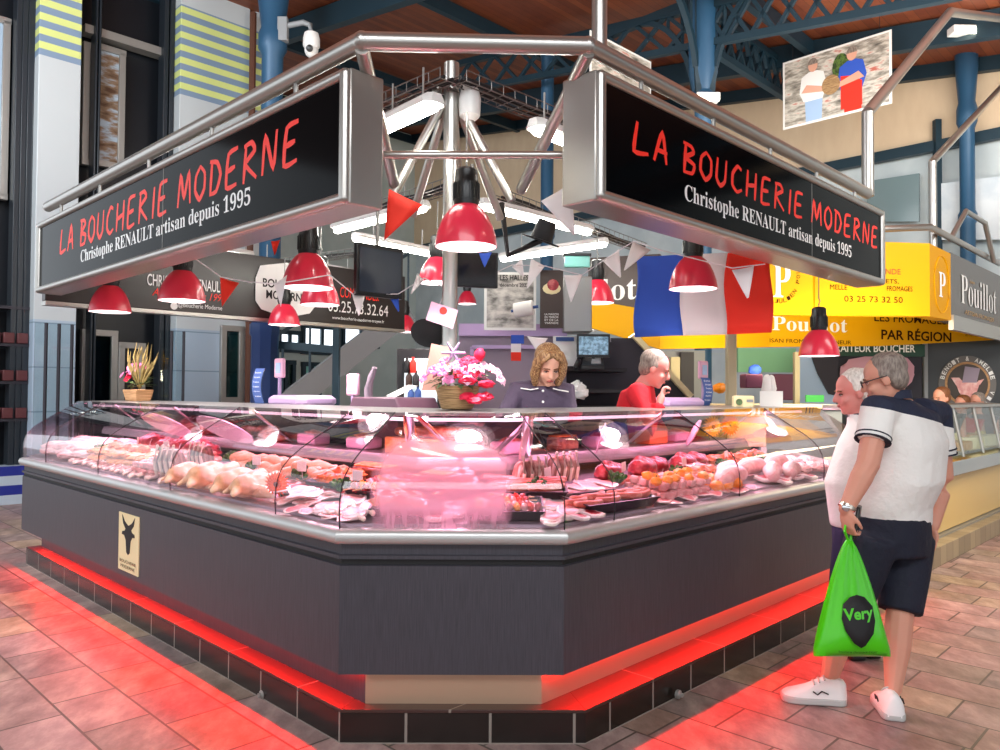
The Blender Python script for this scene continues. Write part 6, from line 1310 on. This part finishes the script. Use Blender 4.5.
# --- the customer in the white and navy polo shirt
f1 = unit((-.6, .8, 0)); r1 = f1.cross(UP)
W_ = atY
hipc, waist, chest, shou, neck, hc = W_(890, 524, 3.80), W_(899, 480, 3.76), W_(907, 440, 3.74), W_(905, 414, 3.72), W_(893, 397, 3.68), W_(884, 379, 3.64)
P1 = thing('person', 'man in white and navy polo shirt and navy shorts holding a green bag', 'person', (hipc.x, hipc.y, 0))
hax = head_axes((-.82, .48, -.30))
LSh, LE, LW = W_(878, 413, 3.60), W_(868, 464, 3.52), W_(846, 509, 3.50); RSh, RE, RW = W_(935, 416, 3.88), W_(943, 478, 3.90), W_(932, 527, 3.85)
LH, LK, LA = W_(873, 540, 3.72), W_(846, 612, 3.76), W_(828, 684, 3.81); RH, RK, RA = W_(908, 540, 3.84), W_(900, 612, 3.74), W_(893, 690, 3.66)
b = MB(); torso(b, [(hipc - UP * .06, .14, .11, r1, f1), (hipc, .155, .12, r1, f1), (waist, .175, .15, r1, f1), (chest, .195, .145, r1, f1), (shou, .18, .10, r1, f1), (shou + (neck - shou) * .6, .10, .075, r1, f1)])
b.capsule([shou, neck, hc - hax[1] * .02], [.07, .062, .058]); head(b, hc, hax, .95)
b.capsule([LSh, LE, LE.lerp(LW, .3), LW], [.062, .052, .052, .034]); b.capsule([RSh, RE, RE.lerp(RW, .3), RW], [.062, .05, .05, .034])
b.capsule([LH - UP * .08 + r1 * .02, LK, LA.lerp(LK, .55), LA], [.07, .064, .062, .038]); b.capsule([RH - UP * .08, RK, RA.lerp(RK, .55), RA], [.07, .064, .064, .038])
hd_ = unit(W_(848, 532, 3.49) - LW); hand(b, LW, hd_, unit((.75, .45, -.2)), 1.25, unit((.35, -.9, 0)))
hand(b, RW, unit((-.1, -.05, -1)), unit((-.8, .3, 0)), .5, unit((-.3, .9, 0)))
b.build('body', 'skin', P1, remesh=.0065, smth=3)
s = MB(); torso(s, [(hipc + UP * .0 + r1 * .02, .2, .165, r1, f1), (hipc + UP * .09, .21, .175, r1, f1), (waist, .212, .19, r1, f1), (chest, .218, .165, r1, f1), (shou + UP * .005, .2, .118, r1, f1), (shou + (neck - shou) * .55, .11, .088, r1, f1), (neck - UP * .01, .073, .073, r1, f1)])
LM, RM_ = LSh.lerp(LE, .56), RSh.lerp(RE, .62); s.tube([shou.lerp(LSh, .5), LSh + UP * .012, LM], [.09, .084, .078], 14); s.tube([shou.lerp(RSh, .5), RSh + UP * .012, RM_], [.09, .084, .078], 14)
s.build('polo_shirt', 'polo', P1, remesh=.011, smth=4)
g = MB()
for A, B, q in ((LSh, LE, .52), (RSh, RE, .58)):
    for kk in (-.05, .03): c = A.lerp(B, q + kk); x, y, z = frame_from(B - A); g.lathe([(.0775, -.003), (.0800, -.003), (.0800, .003), (.0775, .003)], 18, c, (x, y, z))
g.build('sleeve_trim', 'shorts_navy', P1)
g = MB(); x, y, z = frame_from(hc - shou); g.rings([[neck - UP * .005 + r1 * math.cos(a) * (.075 + k_) + f1 * math.sin(a) * (.072 + k_) + UP * (h_ + .012 * -math.sin(a)) for a in [i * math.pi / 9 for i in range(18)]] for k_, h_ in ((.012, -.012), (.006, .028), (-.004, .03), (.0, -.01))], cap=False, close=True); g.build('collar', mat('polo_navy', '232a40', .8), P1)
s = MB(); torso(s, [(hipc - UP * .14, .185, .165, r1, f1), (hipc - UP * .04, .2, .172, r1, f1), (hipc + UP * .06, .196, .168, r1, f1)])
s.tube([LH + UP * .02, LH.lerp(LK, .5), LK + UP * .0], [.125, .112, .1], 16); s.tube([RH + UP * .02, RH.lerp(RK, .5), RK], [.125, .115, .1], 16); s.build('shorts', 'shorts_navy', P1, remesh=.012, smth=4)
short_hair(hc, hax, P1, 'hair_grey', .95)
r_, f_, u_ = hax; gl = MB(); gp = lambda a, b_, z: hc + r_ * a + f_ * b_ + u_ * z
for sx in (-1, 1):
    gl.tube([gp(sx * .034 + .024 * math.cos(a), .098, .002 + .017 * math.sin(a)) for a in [i * math.pi / 8 for i in range(17)]], .0022, 5); gl.tube([gp(sx * .058, .096, .006), gp(sx * .080, .04, .008), gp(sx * .083, -.02, .008)], .0028, 5)
gl.tube([gp(-.01, .1, .004), gp(.01, .1, .004)], .0022, 5); gl.build('glasses', 'black_plastic', P1)
face(hc, hax, P1, .95)
x, y, z = frame_from(LE - LW); c = LW + (LE - LW).normalized() * .012; w = MB(); w.lathe([(.035, -.009), (.039, -.009), (.039, .009), (.035, .009)], 20, c, (x, y, z)); wo = w.build('wristwatch', 'watch_metal', P1); MB().lathe([(0, 0), (.017, 0), (.017, .007), (.014, .009), (0, .009)], 16, c + V((-.02, -.033, 0)), frame_from((-.5, -.85, 0))).build('watch_case', 'chrome', wo)
shoe(atZ(845, 704, 0), atZ(782, 699, 0), P1); shoe(atZ(895, 722, 0), atZ(882, 700, 0), P1)
# wallet in the hand
wc = W_(857, 522, 3.55); x = unit((.25, .2, 1)); tag(MB().box(wc, .018, .09, .15, (unit((1, -.6, -.2)), unit((.5, .85, 0)), x)).build('wallet', 'leather_black', bev=.006), 'black leather wallet held under the wrist with the watch', 'wallet')
# the green carrier bag hanging from the hand
hand_c = W_(849, 538, 3.485); zt = hand_c.z - .01; zb = W_(852, 654, 3.44).z; bx, by = W_(853, 640, 3.44).x, 3.45
bag = thing('carrier_bag', 'bright green plastic carrier bag with a black emblem hanging from the hand', 'bag', (bx, by, zb))
def bagw(t): # t 0 top .. 1 bottom
    return .014 + (.172 - .014) * min(1, (t * 1.05) ** .8), .012 + .062 * min(1, t * 1.3) ** 1.0 * (1 if t < .9 else 1 - (t - .9) * 4)
rs = []; NB = 40
for i in range(17):
    t = i / 16; hw, hd = bagw(t); c = V((hand_c.x + (bx - hand_c.x) * t, hand_c.y + (by - hand_c.y) * t, zt + (zb - zt) * t)); fold = .28 * (1 - t) ** 1.1
    rs.append([c + V((math.cos(a) * hw * (1 + fold * .35 * math.sin(9 * a + 1)), math.sin(a) * hd * (1 + fold * math.sin(11 * a) + .05 * math.sin(5 * a + 6 * t)), -.012 * math.cos(2 * a) * t)) for a in [k * 2 * math.pi / NB for k in range(NB)]])
MB().rings(rs).build('pouch', 'bag_green', bag, angle=80)
g = MB(); g.tube([hand_c + V((-.0, .0, -.02)), hand_c + V((-.025, -.012, .03)), hand_c + V((-.01, .01, .065)), hand_c + V((.025, .03, .05)), hand_c + V((.015, .015, -.02))], .007, 6); g.build('handle', 'bag_green', bag)
def bagpt(u, v, lift=.007):  # u, v in metres from the emblem centre on the bag front
    z = zb + .16 + v; t = (z - zt) / (zb - zt); hw, hd = bagw(t); cx = hand_c.x + (bx - hand_c.x) * t; cy = hand_c.y + (by - hand_c.y) * t; xx = max(-.98, min(.98, u / hw)); return V((cx + u, cy - hd * 1.1 * math.sqrt(1 - xx * xx) - lift, z))
ol = [(.0, .11), (.035, .10), (.07, .06), (.075, .0), (.06, -.05), (.02, -.1), (0, -.11), (-.03, -.09), (-.062, -.04), (-.072, .01), (-.06, .07), (-.03, .1)]
g = MB(); g.add([bagpt(0, 0)] + [bagpt(x, y) for x, y in ol] + [bagpt(x * .5, y * .5) for x, y in ol], [(0, 13 + i, 13 + (i + 1) % 12) for i in range(12)] + [(13 + i, 1 + i, 1 + (i + 1) % 12, 13 + (i + 1) % 12) for i in range(12)]); g.build('emblem', 'black_matte', bag, solid=.001)
vs_, fs = text_geo('Very', .03); x1 = max(v.x for v in vs_); g = MB(); g.add([bagpt(-.062 + v.x / x1 * .128, v.y * .065 + .005 + v.x / x1 * .012, .0105) for v in vs_], fs); g.build('lettering', 'bag_green', bag, smooth=False)
g = MB(); vs_, fs = text_geo('boucherie charcuterie traiteur'); x1 = max(v.x for v in vs_); g.add([bagpt(-.09 + v.x / x1 * .17, v.y * .014 - .135, .008) for v in vs_], fs); g.build('small_lettering', 'black_matte', bag, smooth=False)

# --- the white haired customer behind
f2 = unit((-.86, .5, 0)); r2 = f2.cross(UP); hp, wa, ch, sh, nk, h2 = W_(862, 522, 4.42), W_(862, 482, 4.40), W_(868, 444, 4.40), W_(869, 424, 4.40), W_(862, 411, 4.38), W_(853, 392, 4.36)
P2 = thing('person', 'white haired man in a white shirt looking into the counter, half hidden', 'person', (hp.x, hp.y, 0)); ax2 = head_axes((-.97, .12, -.22))
a_l = [W_(876, 430, 4.22), W_(882, 474, 4.18), W_(880, 515, 4.12)]; a_r = [W_(862, 428, 4.6), W_(856, 470, 4.66), W_(860, 505, 4.58)]
lg = [[W_(856, 530, 4.36), W_(846, 592, 4.40), V((W_(853, 592, 4.42).x, 4.42, .1))], [W_(864, 530, 4.52), W_(856, 592, 4.5), V((W_(868, 592, 4.46).x, 4.46, .1))]]
b = MB(); torso(b, [(hp, .17, .14, r2, f2), (wa, .185, .165, r2, f2), (ch, .19, .14, r2, f2), (sh, .17, .1, r2, f2), (nk - UP * .01, .08, .07, r2, f2)]); b.capsule([sh, nk, h2], [.07, .062, .06]); head(b, h2, ax2)
for a in (a_l, a_r): b.capsule(a, [.056, .044, .032]); hand(b, a[2], unit(a[2] - a[1]), f2, .5, unit(f2))
for l in lg: b.capsule(l, [.085, .06, .04])
b.build('body', 'skin_pink', P2, remesh=.008, smth=3)
s = MB(); torso(s, [(hp - UP * .02, .2, .17, r2, f2), (wa, .215, .20, r2, f2), (ch, .21, .165, r2, f2), (sh, .185, .115, r2, f2), (nk - UP * .015, .085, .08, r2, f2)])
for a in (a_l, a_r): s.tube([sh.lerp(a[0], .5), a[0], a[0].lerp(a[1], .6)], [.085, .082, .075], 14)
s.build('shirt', 'white_shirt', P2, remesh=.012, smth=3); s = MB(); torso(s, [(hp - UP * .1, .18, .16, r2, f2), (hp + UP * .03, .19, .162, r2, f2)])
for l in lg: s.tube([l[0], l[1], l[2] + UP * .04], [.12, .095, .075], 14)
s.build('trousers', 'trousers_navy', P2, remesh=.014, smth=3); g = MB(); g.tube([nk + r2 * math.cos(a) * .078 + f2 * math.sin(a) * .075 + UP * (-.02 - .012 * math.sin(a)) for a in [i * math.pi / 8 for i in range(17)]], .012, 6); g.build('collar', 'shorts_navy', P2)
short_hair(h2, ax2, P2, 'hair_white', 1.03); face(h2, ax2, P2)
fd = unit((-.15, 1, 0))
for l in lg: h_ = V((l[2].x, l[2].y, 0)) - fd * .06; shoe(h_, h_ + fd * .26, P2, m='black_plastic')

# --- raised floor and the butchers behind the counter
mb = MB().prism([V((-.5, 4.75, 0)), V((.5, 4.75, 0)), V((2.6, 6.8, 0)), V((-2.6, 6.8, 0))], UP * .14); struct(mb.build('floor_stall', 'grey_panel'))
def standing(label, hp, sh, nk, hc_, fwd, hfwd, arms, mats_, k=1.0, zf=.14, w_=.2, vox=.009, hair=None, lips=True):
    f = unit(fwd); r = f.cross(UP); P = thing('person', label, 'person', (hp.x, hp.y, zf)); ax = head_axes(hfwd); ch = hp.lerp(sh, .65)
    b = MB(); torso(b, [(hp, .165, .12, r, f), (hp.lerp(sh, .35), .15, .115, r, f), (ch, .17, .125, r, f), (sh, w_ * .85, .085, r, f), (nk - UP * .01, .065, .06, r, f)]); b.capsule([sh, nk, hc_], [.06, .055, .052]); head(b, hc_, ax, k)
    for a in arms: b.capsule(a, [.05, .04, .03][:len(a)]); d = unit(a[-1] - a[-2]); hand(b, a[-1], d, unit(f * .6 - UP * .8 + V((.01, 0, 0))), .8, unit(r * (1 if (a[0] - sh).dot(r) < 0 else -1)), .95)
    legs = []
    for s in (-1, 1): h0 = hp + r * s * .09 - UP * .03; an = V((h0.x + r.x * s * .02, h0.y + r.y * s * .02, zf + .08)); l = [h0, h0.lerp(an, .5) + f * .02, an]; legs.append(l); b.capsule(l, [.085, .06, .04])
    b.build('body', mats_[0], P, remesh=vox, smth=3)
    s_ = MB(); torso(s_, [(hp - UP * .05, .19, .15, r, f), (hp.lerp(sh, .35), .185, .15, r, f), (ch, .2, .15, r, f), (sh + UP * .005, w_, .105, r, f), (nk - UP * .02, .075, .072, r, f)])
    for a in arms: s_.tube([sh.lerp(a[0], .4), a[0] + UP * .005, a[1], a[1].lerp(a[2], .75)], [.075, .078, .068, .05], 14)
    s_.build('jacket', mats_[1], P, remesh=.012, smth=4)
    s_ = MB(); 
    for l in legs: s_.tube([l[0] + UP * .05, l[1], l[2] + UP * .02], [.115, .09, .07], 14)
    s_.build('trousers', mats_[2], P, remesh=.015, smth=2)
    for l in legs: h_ = V((l[2].x, l[2].y, zf)) - f * .06; shoe(h_, h_ + f * .26, P, m='black_plastic')
    face(hc_, ax, P, k, lips)
    if hair: short_hair(hc_, ax, P, hair, k)
    return P, ax, f, r
sh = W_(542, 390, 4.94); hp = V((sh.x, 5.06, 1.0)); nk = W_(545, 383, 4.92); hc_ = W_(548, 365, 4.82)
arms = [[W_(517, 393, 4.92), W_(500, 428, 4.78), W_(528, 446, 4.58)], [W_(567, 394, 4.98), W_(575, 430, 4.84), W_(556, 446, 4.6)]]
P3, ax3, f3, r3_ = standing('fair haired woman in a dark purple grey work jacket looking down behind the counter', hp, sh, nk, hc_, (.15, -1, 0), (.18, -.82, -.55), arms, ('skin_pale', 'work_jacket', 'shorts_navy'))
r, f, u = ax3; P = lambda a, b_, z: hc_ + r * a + f * b_ + u * z; g = MB()
g.ell(P(0, -.028, .05), .088, .096, .084, ax3, 20, 12); g.ell(P(0, -.06, -.03), .085, .065, .1, ax3, 16, 10)
for s in (-1, 1): g.capsule([P(s * .052, .035, .095), P(s * .082, .035, .03), P(s * .086, .03, -.05), P(s * .074, .035, -.115)], [.03, .034, .034, .022], 10); g.capsule([P(s * .015, .05, .105), P(s * .055, .07, .075)], [.022, .018], 8)
g.build('hair', 'hair_blonde', P3, remesh=.008, smth=3)
g = MB()
for z in (0, .06, .12): g.ell(W_(543, 391 + z * 180, 4.795), .008, .005, .008)
g.build('button', 'card_white', P3); g = MB(); g.tube([sh + V((-.14, -.1, .01)), sh + V((-.08, -.125, .0)), sh + V((-.03, -.12, .01))], .004, 5); g.tube([sh + V((.16, -.1, -.01)), sh + V((.1, -.125, .0)), sh + V((.06, -.12, .01))], .004, 5); g.build('piping', 'card_white', P3)
sh = W_(638, 392, 5.42); hp = V((sh.x - .03, 5.5, 1.0)); nk = W_(644, 383, 5.40); hc_ = W_(655, 369, 5.36)
arms = [[W_(637, 394, 5.24), W_(652, 428, 5.08), W_(661, 398, 5.18)], [W_(642, 394, 5.62), W_(660, 434, 5.6), W_(672, 444, 5.4)]]
P4, ax4, f4, r4 = standing('man in a red fleece with his hand at his chin behind the counter', hp, sh, nk, hc_, (.9, -.45, 0), (.88, -.2, -.38), arms, ('skin_pink', 'red_fleece', 'shorts_navy'), 1.02, hair='hair_grey')
for px, py, Y_, lab, hr, jk in ((941, 398, 8.9, 'dark brown haired person in dark clothes beyond the cheese counter', 'hair_brown', 'shorts_navy'), (977, 402, 10.3, 'grey haired person beyond the cheese counter under the pig emblem', 'hair_grey', 'work_jacket'), (962, 405, 9.9, 'small brown haired person half hidden beyond the cheese counter', 'hair_brown', 'red_shirt')):
    hc_ = W_(px, py, Y_); sh = hc_ - UP * .24; nk = hc_ - UP * .14; hp = sh - UP * .48; rr_ = unit((-.5, -.6, 0)).cross(UP); arms = [[sh + rr_ * s * .2, sh + rr_ * s * .22 - UP * .28, sh + rr_ * s * .2 - UP * .5] for s in (-1, 1)]
    standing(lab, hp, sh, nk, hc_, (-.5, -.6, 0), (-.9, -.3, -.2), arms, ('skin', jk, 'shorts_navy'), 1.0, 0, vox=.014, hair=hr)
clean_o()
